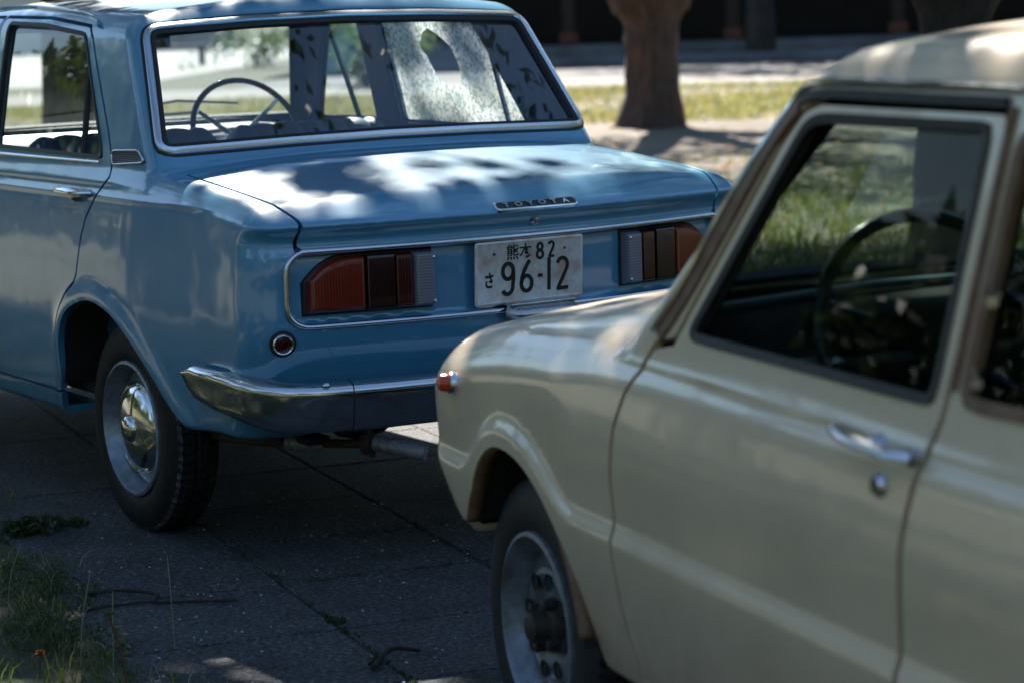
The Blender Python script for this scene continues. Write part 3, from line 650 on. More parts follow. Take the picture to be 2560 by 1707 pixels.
    mb = MB(); mb.box((-.10, .016, -.088), (.10, .02, .012), bev=.003); mb.box((.09, .016, -.088), (.08, .02, .012), bev=.003); mb.box((0, .014, 0), (.30, .012, .14), bev=.002); xf(mb, m).build('plate_bracket', M_TRIM, car)
    # plate lamp
    mb = MB(); v, f = grid(lambda a, b: ((a-.5)*.215*(1-.10*abs(2*b-1)**3), -.020-.040*math.sin(math.pi*min(1, max(0, b)))*(min(1, min(a, 1-a)*9))**.5, .668-.052*b), 30, 14); mb.add(v, f)
    la = mb.build('plate_lamp', M_WORN, car, fix=False); MB().box((0, -.012, .666), (.20, .05, .008), bev=.003).build('lamp_cover', M_WORN, la)
    # badge and lock
    p, n = rp(-.003, .919); n = Vector(n); m = frame(p, n); mb = MB()
    def plaque(hw, hh, t): out = rr(hw, hh, min(hh*.98, .012), 6); return out
    o1 = plaque(.126, .0155, 0); n_ = len(o1); rings = [(o1, 0.004), (o1, -.004), (plaque(.124, .0135, 0), -.0058), (plaque(.121, .0112, 0), -.0058), (plaque(.1205, .0108, 0), -.0035)]
    v = [(a, h+.2*a*a, b) for rg, h in rings for a, b in rg]; mb.add(v, [(i*n_+j, i*n_+(j+1) % n_, (i+1)*n_+(j+1) % n_, (i+1)*n_+j) for i in range(4) for j in range(n_)]); mb.add([(a, -.0035+.2*a*a, b) for a, b in rings[-1][0]], [tuple(range(n_))], 1)
    bd = xf(mb, m).build('badge', [M_CHROME, simple('badge_enamel', (.03, .035, .05), .4)], car, smooth=True)
    ch = 'TOYOTA'
    for i, c_ in enumerate(ch): x = (i-2.5)*.036; text_mesh('badge_letter', c_, .0235, M_SILV, bd, m @ Matrix.Translation((x, -.0045+.2*x*x, 0)), ext=.0014, sx=1.2, bold=.0004)
    p, n = rp(.002, .876); m = frame(p, n); mb = MB(); mb.lathe([(.0145, .003), (.0145, -.004), (.0105, -.007), (.0095, -.004), (.001, -.004)], 'y', n=28); lk = xf(mb, m).build('boot_lock', M_WORN, car)
    mb = MB(); mb.box((0, -.0045, 0), (.0022, .002, .010)); xf(mb, m).build('keyhole', M_RUBBER, lk)
    # bumper
    half = catmull([(0, -.100), (.25, -.094), (.48, -.070), (.63, -.028), (.725, .035), (.785, .12), (.808, .22), (.812, .33), (.806, .42), (.797, .475)], 7, False)
    path = np.array([(-x, y) for x, y in half[::-1]]+[tuple(q) for q in half[1:]]); tan = np.gradient(path, axis=0); tan /= np.linalg.norm(tan, axis=1)[:, None]; out = np.stack([tan[:, 1], -tan[:, 0]], 1)
    prof = [(-.075, .007), (-.034, .008), (-.018, .006), (-.008, .003), (-.001, -.003), (.002, -.011), (.001, -.022), (-.004, -.042), (-.010, -.064), (-.017, -.086), (-.025, -.104), (-.034, -.114), (-.042, -.116), (-.040, -.106)]
    v = []; k = len(prof)
    for i, (p, o_) in enumerate(zip(path, out)):
        a = abs(p[0]); yy = p[1]; zt = .512+.020*sstep(.0, .25, yy); e = float(sstep(.475, .40, yy)); hs = 1-.32*float(sstep(.05, .46, yy))*1.0; hs *= .55+.45*math.sqrt(e)
        for dx, dz in prof: kx = .30+.70*e if dx < 0 else e; dz2 = dz*hs if dz < 0 else dz*e; dx2 = dx*(1-.55*float(sstep(.1, .3, yy))); v.append((p[0]+o_[0]*dx2*1.0, p[1]+o_[1]*dx2, zt-.012*(1-e)+dz2))
    nP = len(path); f = [(i*k+j, (i+1)*k+j, (i+1)*k+j+1, i*k+j+1) for i in range(nP-1) for j in range(k-1)]+[tuple(range(k)), tuple((nP-1)*k+j for j in range(k))[::-1]]
    bmp = MB().add(v, f).build('bumper', M_CHROMEB, car, fix=False)
    for s in (-1, 1):
        i0 = min(range(nP), key=lambda i: abs(v[i*k+5][0]-s*.575)); sm = MB().tube([Vector(q)+Vector((0, -.0006, .0004)) for q in v[i0*k:(i0+1)*k]], .0016, 5); sm.build('bumper_joint', M_RUBBER, bmp)
    mb = MB()
    for s in (-1, 1):
        for (x, y, z) in ((s*.635, -.020, .519), (s*.30, -.088, .519)): mb.lathe([(.009, .0), (.008, .003), (.005, .006), (.001, .007)], 'z', (x, y, z), 16)
    mb.build('bumper_bolt', M_CHROME, bmp)
    # exhaust
    mb = MB(); mb.tube(catmull([(-.60, 1.0, .28), (-.60, .62, .30), (-.575, .42, .312), (-.52, .30, .318), (-.455, .20, .322), (-.41, .145, .325)], 5, False), .012, 12); ex = mb.build('exhaust_pipe', M_RUST, car)
    mb = MB(); mb.tube([(-.555, .355, .316), (-.495, .265, .319)], .0185, 20); mb.tube([(-.557, .358, .316), (-.549, .346, .3163)], .021, 16); mb.build('exhaust_collar', M_STEEL, ex); mb = MB(); a_ = Vector((-.415, .150, .326)); b_ = Vector((-.322, .046, .303)); dv = (b_-a_); 
    rg = [(0, .020), (.02, .0215), (1, .0215), (1.0, .0195), (.35, .0190)]; mb.tube([a_+dv*t for t, q in rg[:3]]+[a_+dv*.999, a_+dv*.4], [q for t, q in rg], 24); mb.build('exhaust_tip', M_STEEL, ex)
    mb = MB(); mb.tube([(-.43, .16, .38), (-.425, .15, .345), (-.42, .15, .29)], .008, 6); mb.tube([(-.432, .17, .323), (-.418, .148, .326)], .029, 16); mb.build('exhaust_hanger', M_RUST, ex)
    mb = MB(); mb.tube([(-.6, .99, .30), (.6, .99, .30)], .04, 12); mb.lathe([(.001, -.1), (.10, -.07), (.12, 0), (.10, .07), (.001, .1)], 'x', (0, .99, .29), 20); mb.box((0, .45, .385), (1.0, .6, .05)); mb.box((-.52, .9, .33), (.06, 1.3, .02)); mb.box((.52, .9, .33), (.06, 1.3, .02)); mb.build('rear_axle', M_DARK, car)
    # rolled lower edge of the tail
    wm = dict(hubm=M_RUST, tyre=M_TYRE, scuff=M_SCUFF, rim=M_RIM, dark=M_DARK, chrome=M_CHROMEH, rust=M_RUST)
    for s in (-1, 1):
        for y in (.99, 3.41): make_wheel(car, s*.726, y, .298, .152, .187, s, wm, 'cap')
    mb = MB(); mb.tube([(0, 1.52, 1.492), (0, 1.5, 1.50)], .001, 4)
    # front face: grille and lamps
    mb = MB(); mb.box((0, 4.06, .66), (.9, .06, .14), bev=.02)
    mb.build('grille', M_BLACKPL, car)
    for s in (-1, 1):
        mb = MB(); mb.lathe([(.085, 3.96), (.085, 4.07), (.075, 4.08), (.07, 4.06), (.001, 4.085)], 'y', (s*.56, 0, .68), 24); mb.build('headlight', M_CHROME, car)
    return car
def lensmat(name, c, ribs):
    m, nt, b = new_mat(name); N = nt.nodes; b.inputs['Base Color'].default_value = col4(c); b.inputs['Roughness'].default_value = .16; b.inputs['Coat Weight'].default_value = .6; b.inputs['Transmission Weight'].default_value = .0
    tc = N.new('ShaderNodeTexCoord'); wv = N.new('ShaderNodeTexWave'); wv.bands_direction = 'X' if ribs else 'Z'; wv.inputs['Scale'].default_value = 42; nt.links.new(tc.outputs['Object'], wv.inputs['Vector'])
    bp = N.new('ShaderNodeBump'); bp.inputs['Strength'].default_value = .3; bp.inputs['Distance'].default_value = .0015; nt.links.new(wv.outputs[0], bp.inputs['Height']); nt.links.new(bp.outputs[0], b.inputs['Normal'])
    nt.links.new(mixc(nt, wv.outputs[0], tuple(k*.72 for k in c), c), b.inputs['Base Color']); return m
def louvmat():
    m, nt, b = new_mat('louvre_metal'); N = nt.nodes; b.inputs['Roughness'].default_value = .35; b.inputs['Metallic'].default_value = .7
    tc = N.new('ShaderNodeTexCoord'); wv = N.new('ShaderNodeTexWave'); wv.bands_direction = 'Z'; wv.inputs['Scale'].default_value = 55; nt.links.new(tc.outputs['Object'], wv.inputs['Vector'])
    nt.links.new(ramp(nt, wv.outputs[0], [(.2, (.02, .02, .03)), (.7, (.16, .17, .20))]), b.inputs['Base Color']); bump(nt, b, wv.outputs[0], .8, .003); return m
def platemat():
    m, nt, b = new_mat('plate_paint'); b.inputs['Roughness'].default_value = .5
    f = ramp(nt, noise(nt, 17., 5, .62), [(.46, (0, 0, 0)), (.66, (1, 1, 1))]); c = mixc(nt, f, (.80, .80, .76), (.66, .45, .37))
    g = ramp(nt, noise(nt, 60., 4, .6), [(.5, (0, 0, 0)), (.8, (1, 1, 1))]); nt.links.new(mixc(nt, g, c, (.62, .55, .50)), b.inputs['Base Color']); return m
M_SILV = simple('silver_letter', (.42, .44, .50), .4, .3)
M_LOUV = louvmat(); M_PLATE = platemat(); M_TRIM = chrome('trim_metal', (.66, .70, .76), .16, .25); M_WORN = chrome('worn_chrome', (.50, .52, .55), .24, .9)
M_CHROMEB = chrome('bumper_chrome', (.68, .70, .74), .09, .35); M_CHROMEH = chrome('hubcap_chrome', (.74, .75, .76), .05, .15); M_STEEL = simple('steel_pipe', (.42, .44, .47), .45, .3, c2=(.22, .20, .19), vs=60)
M_RIM = simple('silver_wheel_paint', (.34, .39, .46), .34, .4, .3, c2=(.18, .19, .21), vs=25, bmp=.1)
# ------------------------------------------------------------------ cream coupe
def cream_car():
    car = empty('parked_car', 'cream vintage two-door car with orange side marker and bare steel wheel, in front at right', 'car', (-.33905, -1.69556, 0), -R(11.5))
    PC = paint('cream_paint', (.80, .63, .43), (.42, .32, .22), rough=.42, coat=.8, cr=.06); GL = glass('window_glass_green', (.45, .53, .48), 0.28, .006, dustc=(.34, .42, .38))
    INT = simple('dark_vinyl', (.012, .014, .016), .85, var=.3, spec=.1); BR = simple('rust_brown_seal', (.16, .075, .035), .6, c2=(.24, .15, .09), vs=30, bmp=.3)
    base = surface(c_body, (-.85, -3.2, .20), (.85, .78, 1.48), .012)
    X = lambda m: m.v[:, 0]; Y = lambda m: m.v[:, 1]; Z = lambda m: m.v[:, 2]
    for W in (C_WF, C_WR): _, base = split(base, np.maximum(sdpoly(Y(base), Z(base), W), .42-np.abs(X(base))))
    _, base = split(base, np.maximum(Z(base)-.285, np.abs(X(base))-.60))
    SW = [(-.705, .905), (-.965, 1.248), (-1.005, 1.260), (-1.470, 1.263), (-1.458, .905)]
    QW = [(-1.525, .915), (-1.545, 1.255), (-1.95, 1.215), (-2.14, 1.03), (-2.10, .925)]
    WS = [(-.60, .965), (.60, .965), (.50, 1.315), (-.50, 1.315)]; BW = [(-.56, .99), (.56, .99), (.47, 1.27), (-.47, 1.27)]
    gw, base = split(base, np.maximum(sdpoly(X(base), Z(base), WS), -1.15-Y(base)))
    gb, base = split(base, np.maximum(sdpoly(X(base), Z(base), BW), Y(base)+2.15))
    gs, gq = {}, {}
    for s in (-1, 1):
        gs[s], base = split(base, np.maximum(sdpoly(Y(base), Z(base), SW), sides(X(base), s)))
        gq[s], base = split(base, np.maximum(sdpoly(Y(base), Z(base), QW), sides(X(base), s)))
    lin, _ = split(base, -np.minimum(np.minimum(Z(base)-.42, Y(base)+2.5), -.42-Y(base))); o = flipped(offset(lin, -.026)); mk('interior_lining', o.v, o.f, INT, car, normals=o.n)
    DR = [(-.592, .882), (-.561, .842), (-.526, .800), (-.490, .735), (-.468, .642), (-.474, .549), (-.482, .43), (-.500, .300), (-1.435, .300), (-1.421, .563), (-1.436, .728), (-1.458, .825), (-1.485, .893), (-1.500, 1.08), (-1.508, 1.281), (-1.0, 1.281), (-.950, 1.266), (-.90, 1.215), (-.66, .895)]
    for s in (-1, 1):
        q = np.maximum(sdpoly(Y(base), Z(base), DR), sides(X(base), s)); dd, rest = split(base, q+.0068)
        q = np.maximum(sdpoly(rest.v[:, 1], rest.v[:, 2], DR), sides(rest.v[:, 0], s)); _, base = split(rest, q-.0068)
        d_ = shell('door', dd, [PC], car, .022)
        ring('window_gasket', gs[s], [(-.012, -.012), (-.012, .002), (.003, .004), (.005, -.012)], M_RUBBER, d_); pane('window_pane', gs[s], GL, d_, .012)
        # handle: long bar on two stubs with the key barrel underneath
        xb = lambda y, z: locate(c_body, (s*1.0, y, z), (-s, 0, 0))[0][0]
        x0 = abs(xb(-1.34, .838)); mb = MB(); pth = [(s*(x0+.004), -1.222, .848), (s*(x0+.022), -1.25, .848), (s*(x0+.032), -1.30, .846), (s*(x0+.036), -1.36, .843), (s*(x0+.033), -1.42, .840), (s*(x0+.018), -1.458, .838)]
        mb.tube(pth, [.005, .008, .0100, .0105, .010, .008], 12, flat=.6); mb.tube([(s*(x0-.005), -1.345, .838), (s*(x0+.022), -1.345, .838)], [.016, .011], 12); mb.tube([(s*(x0-.005), -1.44, .836), (s*(x0+.02), -1.44, .838)], [.014, .012], 10)
        h = mb.build('handle', M_TRIM, d_)
        mb = MB(); x1 = abs(xb(-1.372, .790)); mb.lathe([(.017, s*(x1-.003)), (.017, s*(x1+.004)), (.012, s*(x1+.010)), (.001, s*(x1+.010))], 'x', (0, -1.372, .790), 20); mb.build('door_lock', M_CHROMEB, h)
        mb = MB(); mb.lathe([(.005, .0), (.005, .022), (.008, .028), (.001, .033)], 'z', (s*.675, -1.15, .895), 12); mb.build('lock_knob', M_CHROME, d_)
        # brown weather strip between frame and gutter; black one stands for gutter shadow
        for nm, pts_, wd in (('weather_strip', [(-.606, .900), (-.688, .985), (-.862, 1.205), (-.935, 1.272)], .015), ('gutter_shadow', [(-.925, 1.272), (-.99, 1.289), (-1.25, 1.290), (-1.50, 1.290)], .007), ('pillar_strip', [(-1.515, 1.285), (-1.508, 1.1), (-1.500, .93)], .007)):
            pr = [locate(c_body, (s*1.0, y, z), (-s, 0, 0)) for y, z in catmull(pts_, 6, False)]; P, Nn = resample(np.array([p for p, n in pr]), np.array([n for p, n in pr]), .02, False)
            v, f = sweep(P, Nn, [(-wd, -.004), (-wd, .006), (wd, .006), (wd, -.004)], closed=False); sharp(mk(nm, v, f, M_RUBBER if nm == 'gutter_shadow' else BR, car))
        pr = [locate(c_body, (s*1.0, y, z), (-s, 0, 0)) for y, z in catmull([(-.592, .905), (-.68, 1.0), (-.845, 1.222), (-.910, 1.285), (-.985, 1.303), (-1.25, 1.306), (-1.60, 1.303), (-1.95, 1.26), (-2.15, 1.10)], 7, False)]; P, Nn = resample(np.array([p for p, n in pr]), np.array([n for p, n in pr]), .02, False)
        v, f = sweep(P, Nn, [(-.006, -.003), (-.005, .010), (0, .014), (.005, .010), (.006, -.003)], closed=False); sharp(mk('drip_rail', v, f, M_TRIM, car))
        ring('quarter_gasket', gq[s], [(-.012, -.012), (-.012, .003), (.006, .005), (.008, -.012)], BR, car); g = pane('quarter_window', gq[s], GL, car, .010)
        for zz in (1.055, .955): p, n = locate(c_body, (s*1.0, -1.545, zz), (-s, 0, 0)); MB().tube([tuple(p+n*.0), tuple(p+n*.02+np.array([0, -.03, -.01]))], [.010, .008], 8).build('window_hinge', M_CHROME, g)
        for W in (C_WF, C_WR):
            W = W[W[:, 1] > np.where(W[:, 0] > .12, .43, .305)]; mb = MB(); n = len(W); v = [(s*.735, p[0], p[1]) for p in W]+[(s*.40, p[0], p[1]) for p in W]; mb.add(v, [(i, i+1, n+i+1, n+i) for i in range(n-1)]+[tuple(range(n, 2*n))]); mb.build('wheel_well', M_DARK, car, smooth=False, fix=False)
        # front wing lip
        pr = [(np.array([s*(.742), y, z]), np.array([s, 0, 0])) for y, z in C_WF[C_WF[:, 1] > np.where(C_WF[:, 0] > .12, .43, .32)]]; P, Nn = resample(np.array([p for p, n in pr]), np.array([n*1.0 for p, n in pr]), .012, False)
        v, f = sweep(P, Nn, [(-.004, -.03), (-.004, .0), (.004, .0), (.004, -.03)], closed=False); mk('wing_lip', v, f, BR, car)
        # side marker
        p, n = locate(c_body, (s*1.2, MKY, MKZ), (-s, -.0, 0)); m = frame(p, n); mb = MB()
        mb.lathe([(.0215, .004), (.0215, -.008), (.019, -.012)], 'y', n=20); mk_ = xf(mb, m).build('side_marker', M_CHROME, car)
        mb = MB(); mb.lathe([(.0185, -.010), (.017, -.026), (.012, -.032), (.001, -.034)], 'y', n=20); xf(mb, m).build('marker_lens', lensmat('orange_lens', (.70, .065, .015), 0), mk_)
    def hoodf(m): a = np.abs(m.v[:, 0]); y, z = m.v[:, 1], m.v[:, 2]; return np.maximum(np.maximum(a-.56, -.40-y), .66-z)
    q = hoodf(base); hood, rest = split(base, q+.003); _, base = split(rest, hoodf(rest)-.003)
    shell('body_shell', base, [PC], car, .018, 0); shell('bonnet', hood, [PC], car, .015)
    pane('windscreen', gw, glass('windscreen_glass', (.66, .74, .72), .6, .006), car, .010); ring('windscreen_gasket', gw, [(-.018, -.012), (-.018, .003), (.010, .005), (.012, -.01)], M_RUBBER, car)
    pane('rear_window', gb, GL, car, .010); ring('rear_window_gasket', gb, [(-.016, -.012), (-.016, .003), (.010, .005), (.012, -.01)], M_RUBBER, car)
    mb = MB(); mb.box((0, -1.35, .33), (1.30, 2.4, .03)); mb.box((0, -.50, .58), (1.24, .03, .50)); mb.box((0, -2.5, .62), (1.3, .03, .6)); mb.box((0, .25, .30), (.9, .7, .04)); mb.build('floor_pan', M_DARK, car)
    mb = MB(); v, f = grid(lambda a, b: (-.64+1.28*a, -.86+.30*(1-math.cos(b*math.pi/2)), .70+.245*math.sin(b*math.pi/2)-.02*(2*a-1)**2), 14, 12); mb.add(v, f); v, f = grid(lambda a, b: (-.62+1.24*a, -.56+.08*b, .945-.02*(2*a-1)**2), 14, 3); mb.add(v, f); ds = mb.build('dashboard', INT, car, fix=False); mb = MB(); mb.tube([(-.62, -.60, .932), (-.3, -.585, .950), (.3, -.585, .950), (.62, -.60, .932)], .008, 8); mb.tube([(-.60, -.80, .86), (-.45, -.86, .875), (-.25, -.86, .875)], .012, 8); mb.build('dash_lit_edge', simple('dash_lit_green', (.12, .19, .19), .3), ds)  # paler tubes stand in for light along the dash edges
    mb = MB(); mb.box((0, -.86, 1.235), (.20, .02, .05), bev=.008); mb.tube([(0, -.85, 1.25), (0, -.83, 1.31)], .006, 6); mb.build('rear_view_mirror', M_BLACKPL, car); mb = MB(); mb.box((-.36, -.82, .915), (.34, .12, .07), bev=.02); mb.build('instrument_pod', INT, ds)
    c = Vector((-.37, -.90, .905)); ux = Vector((1, 0, 0)); uz = Vector((0, .36, .93)); mb = MB(); mb.tube([c+(ux*math.cos(t)+uz*math.sin(t))*.195 for t in np.linspace(0, 2*math.pi, 49)], .012, 10, cap=False); st = mb.build('steering_wheel', simple('wheel_bakelite', (.02, .022, .024), .22), car)
    mb = MB(); hb = c+Vector((0, .03, -.01))
    for an in (20, 160, 270): e_ = c+(ux*math.cos(R(an))+uz*math.sin(R(an)))*.19; mb.tube([hb, e_], [.012, .008], 8)
    mb.tube([hb+Vector((0, -.03, .01)), hb, hb+Vector((0, .3, -.14))], [.022, .03, .03], 12); mb.build('spokes', M_BLACKPL, st)
    for x0 in (-.36, .34):
        mb = MB(); mb.box((x0, -1.66, .66), (.50, .14, .56), rot=Matrix.Rotation(R(12), 3, 'X'), bev=.06); se = mb.build('front_seat', INT, car); MB().box((x0, -1.36, .50), (.50, .50, .15), bev=.05).build('seat_cushion', INT, se)
    mb = MB(); mb.box((0, -2.28, .66), (1.15, .16, .46), rot=Matrix.Rotation(R(14), 3, 'X'), bev=.06); mb.build('rear_seat', INT, car)
    # front bumper and lamps
    half = catmull([(0, .70), (.3, .685), (.48, .64), (.58, .585), (.64, .52)], 6, False); path = [(-x, y, .43) for x, y in half[::-1]]+[(x, y, .43) for x, y in half[1:]]
    mb = MB(); mb.tube(path, [.02]+[.042]*(len(path)-2)+[.02], 14, flat=.45); mb.build('bumper', M_CHROMEB, car)
    for s in (-1, 1):
        mb = MB(); mb.lathe([(.08, .50), (.08, .615), (.07, .625), (.065, .60), (.001, .625)], 'y', (s*.50, 0, .64), 24); mb.build('headlight', M_CHROME, car)
    mb = MB(); mb.box((0, .615, .64), (.72, .04, .12), bev=.02); mb.build('grille', M_BLACKPL, car)
    mb = MB(); mb.tube([(-.6, 0, .28), (.6, 0, .28)], .03, 12); mb.tube([(-.6, -2.26, .28), (.6, -2.26, .28)], .04, 12); mb.build('axle', M_DARK, car)
    wm = dict(hubm=simple('greasy_hub', (.035, .034, .036), .55, .3, c2=(.07, .045, .03), vs=30), tyre=M_TYREC, scuff=M_TYREC, rim=M_RIMC, dark=M_DARK, chrome=M_CHROMEH, rust=M_RUST)
    for s in (-1, 1):
        for y in (0, -2.26): make_wheel(car, s*.702, y, .286, .145, .176, s, wm, 'hub')
    return car
MKY, MKZ = .30, .705
M_TYREC = simple('worn_tyre', (.012, .013, .016), .6, bmp=.2, bs=120); M_RIMC = simple('bare_wheel_paint', (.28, .33, .39), .42, .3, .1, c2=(.15, .145, .14), vs=22, bmp=.2)
# ------------------------------------------------------------------ ground
C11, S11 = math.cos(R(11.0)), math.sin(R(11.0))
def uv(u_, v_): return (u_*C11+v_*S11, -u_*S11+v_*C11)          # slab axes -> world
def concrete():
    m, nt, b = new_mat('old_concrete'); N = nt.nodes; tc = N.new('ShaderNodeTexCoord')
    a = ramp(nt, noise(nt, 2.2, 6, .6), [(.3, (.062, .064, .070)), (.7, (.118, .117, .120))])
    g = ramp(nt, noise(nt, 70., 4, .75), [(.42, (.30, .30, .30)), (.56, (1, 1, 1)), (.70, (3.0, 3.1, 3.3))])
    vo = N.new('ShaderNodeTexVoronoi'); vo.inputs['Scale'].default_value = 130; nt.links.new(tc.outputs['Object'], vo.inputs['Vector'])
    h = ramp(nt, vo.outputs['Distance'], [(.10, (1.25, 1.25, 1.25)), (.5, (.75, .75, .75))])
    st = ramp(nt, noise(nt, 7., 7, .7), [(.46, (1, 1, 1)), (.66, (.55, .56, .5))])
    c = mixc(nt, 1., mixc(nt, 1., mixc(nt, 1., a, g, 'MULTIPLY'), h, 'MULTIPLY'), st, 'MULTIPLY'); nt.links.new(c, b.inputs['Base Color']); b.inputs['Roughness'].default_value = .85
    ad = N.new('ShaderNodeMath'); ad.operation = 'ADD'; nt.links.new(noise(nt, 95., 3, .75), ad.inputs[0]); nt.links.new(vo.outputs['Distance'], ad.inputs[1]); bump(nt, b, ad.outputs[0], .8, .004); return m
def soil():
    m, nt, b = new_mat('dry_soil'); c = ramp(nt, noise(nt, .35, 8, .65), [(.35, (.26, .21, .17)), (.62, (.13, .11, .08))])
    g = ramp(nt, noise(nt, 26., 5, .7), [(.4, (.55, .55, .55)), (.65, (1.15, 1.1, 1.05))]); nt.links.new(mixc(nt, 1., c, g, 'MULTIPLY'), b.inputs['Base Color']); b.inputs['Roughness'].default_value = .9; bump(nt, b, noise(nt, 20., 6, .7), .8, .03); return m
M_SOIL = soil(); M_TURF = simple('turf_soil', (.045, .05, .022), .95, c2=(.09, .08, .045), vs=2.5, bmp=.6, bs=30); M_CONC = concrete()
def plane(name, pts, z, mat, kind='structure'):
    bm = bmesh.new(); bm.faces.new([bm.verts.new((x, y, z)) for x, y in pts]); me = bpy.data.meshes.new(name); bm.to_mesh(me); bm.free(); me.materials.append(mat)
    o = bpy.data.objects.new(name, me); COL.objects.link(o); tag(o, kind=kind); return o
plane('ground', [(-250, -250), (250, -250), (250, 250), (-250, 250)], -.012, M_TURF)
plane('bare_soil', [(CAMP[0]+q*math.sin(R(a)), CAMP[1]+q*math.cos(R(a))) for q, a in ((13.5, 20), (41, 20), (41, 62), (13.5, 62))][::-1], -.008, M_SOIL)
plane('unseen_ground', [(-1.2, -4.2), (-2.2, -40), (60, -40), (60, -4.2)], -.009, simple('unseen_asphalt', (.10, .10, .10), .9, var=.3, vs=4, bmp=.3))  # unseen ground added behind the camera for reflections in tail and bumper
plane('lawn_ground', [(-1.15, -4.5), (-1.5, -30), (-60, -30), (-60, 40), (-2.2, 40), (.6, 8.4)], -.008, M_TURF)
# concrete slabs with open joints
mb = MB(); us = [-1.252+.535*i for i in range(0, 7)]; vs = [-4.0+.5*i for i in range(0, 26)]
for i in range(len(us)-1):
    for j in range(len(vs)-1):
        a, b_, c, d_ = us[i]+.0025, us[i+1]-.0025, vs[j]+.0018, vs[j+1]-.0018; dz = rng.uniform(-.0018, .0018); t = rng.uniform(-.0015, .0015); q = .004
        v = [uv(x, y)+(z,) for x, y, z in ((a, c, -.03), (b_, c, -.03), (b_, d_, -.03), (a, d_, -.03), (a, c, -.004+dz), (b_, c, -.004+dz), (b_, d_, -.004+dz+t), (a, d_, -.004+dz+t), (a+q, c+q, dz), (b_-q, c+q, dz), (b_-q, d_-q, dz+t), (a+q, d_-q, dz+t))]
        mb.add(v, [(0, 1, 5, 4), (1, 2, 6, 5), (2, 3, 7, 6), (3, 0, 4, 7), (4, 5, 9, 8), (5, 6, 10, 9), (6, 7, 11, 10), (7, 4, 8, 11), (8, 9, 10, 11)])
tag(mb.build('pavement', M_CONC, smooth=False, fix=False), kind='structure')
# ------------------------------------------------------------------ grass
def leafmat(name, c1, c2, trans=.35, rough=.45, vs=3.):
    m, nt, b = new_mat(name); N = nt.nodes; oi = noise(nt, vs, 3, .6); c = ramp(nt, oi, [(.3, c1), (.7, c2)])
    nt.links.new(c, b.inputs['Base Color']); b.inputs['Roughness'].default_value = rough; b.inputs['Specular IOR Level'].default_value = .6
    tl = N.new('ShaderNodeBsdfTranslucent'); nt.links.new(mixc(nt, 1., c, (1.9, 2.1, .9), 'MULTIPLY'), tl.inputs[0]); mx = N.new('ShaderNodeMixShader'); mx.inputs[0].default_value = trans
    nt.links.new(b.outputs[0], mx.inputs[1]); nt.links.new(tl.outputs[0], mx.inputs[2]); nt.links.new(mx.outputs[0], N['Material Output'].inputs[0]); return m
def blades(n, px, py, pz, hgt, wid, lean=.5):
    """curved three-point blades as numpy arrays"""
    az = rng.uniform(0, 2*np.pi, n); h = hgt*rng.uniform(.45, 1.25, n); w_ = wid*rng.uniform(.6, 1.3, n); l = lean*rng.uniform(.2, 1.2, n)*h; bz = rng.uniform(0, 2*np.pi, n)
    dx, dy = np.cos(az)*w_/2, np.sin(az)*w_/2; lx, ly = np.cos(bz)*l, np.sin(bz)*l; P = []
    for t, ww in ((0, 1), (.55, .8), (1, .06)):
        cx, cy, cz = px+lx*t*t, py+ly*t*t, pz+h*(t-.25*t*t*l/np.maximum(h, 1e-6)); P += [np.stack([cx-dx*ww, cy-dy*ww, cz], 1), np.stack([cx+dx*ww, cy+dy*ww, cz], 1)]
    V = np.stack(P, 1).reshape(-1, 3); k = np.arange(n)[:, None]*6; F = np.concatenate([k+np.array([0, 1, 3, 2]), k+np.array([2, 3, 5, 4])]); return V, F
def npmesh(name, V, F, mats, parent=None, midx=None, smooth=True):
    me = bpy.data.meshes.new(name); me.vertices.add(len(V)); me.vertices.foreach_set('co', np.ascontiguousarray(V, np.float32).ravel()); k = F.shape[1]
    me.loops.add(F.size); me.loops.foreach_set('vertex_index', F.astype(np.int32).ravel()); me.polygons.add(len(F)); me.polygons.foreach_set('loop_start', np.arange(len(F), dtype=np.int32)*k)
    for m in (mats if isinstance(mats, (list, tuple)) else [mats]): me.materials.append(m)
    if midx is not None: me.polygons.foreach_set('material_index', midx.astype(np.int32))
    me.polygons.foreach_set('use_smooth', np.full(len(F), smooth)); me.update(calc_edges=True); me.validate(); return link(bpy.data.objects.new(name, me), parent)
M_GRASS = leafmat('grass_green', (.055, .085, .022), (.10, .12, .035), .40, vs=2.); M_STRAW = leafmat('dry_grass', (.34, .28, .17), (.24, .19, .10), .25, vs=2.)
M_PALE = leafmat('bleached_grass', (.13, .145, .075), (.23, .21, .13), .26, vs=1.)
def camdist(x, y): return np.hypot(x-CAMP[0], y-CAMP[1])
CAZ = YAW
def wedge(n, d0, d1, a0, a1, pw=1.0):
    d_ = d0*(d1/d0)**rng.uniform(0, 1, n)**pw; a = R(1)*rng.uniform(a0, a1, n); return CAMP[0]+d_*np.sin(a), CAMP[1]+d_*np.cos(a), d_
def inslab(x, y): u_ = x*C11-y*S11; v_ = x*S11+y*C11; return (u_ > -1.2) & (u_ < 2.0) & (v_ > -4) & (v_ < 8.5)
# near lawn left of the slabs
n = 21000; uu = -1.24-rng.uniform(0, 1, n)**1.3*2.6+.04*np.sin(rng.uniform(0, 30, n)); vv = rng.uniform(-2.2, 4.5, n); edge = .07*np.sin(vv*5)+.05*np.sin(vv*13+1)
uu = uu+edge; X_, Y_ = uu*C11+vv*S11, -uu*S11+vv*C11; V, F = blades(n, X_, Y_, np.full(n, -.01), .062, .0036, .9); mi = (rng.random(n) < .22).astype(int)
tag(npmesh('lawn', V, F, [M_GRASS, M_STRAW], midx=np.concatenate([mi, mi])), 'rough grass growing over the edge of the concrete slabs', 'grass', kind='stuff')
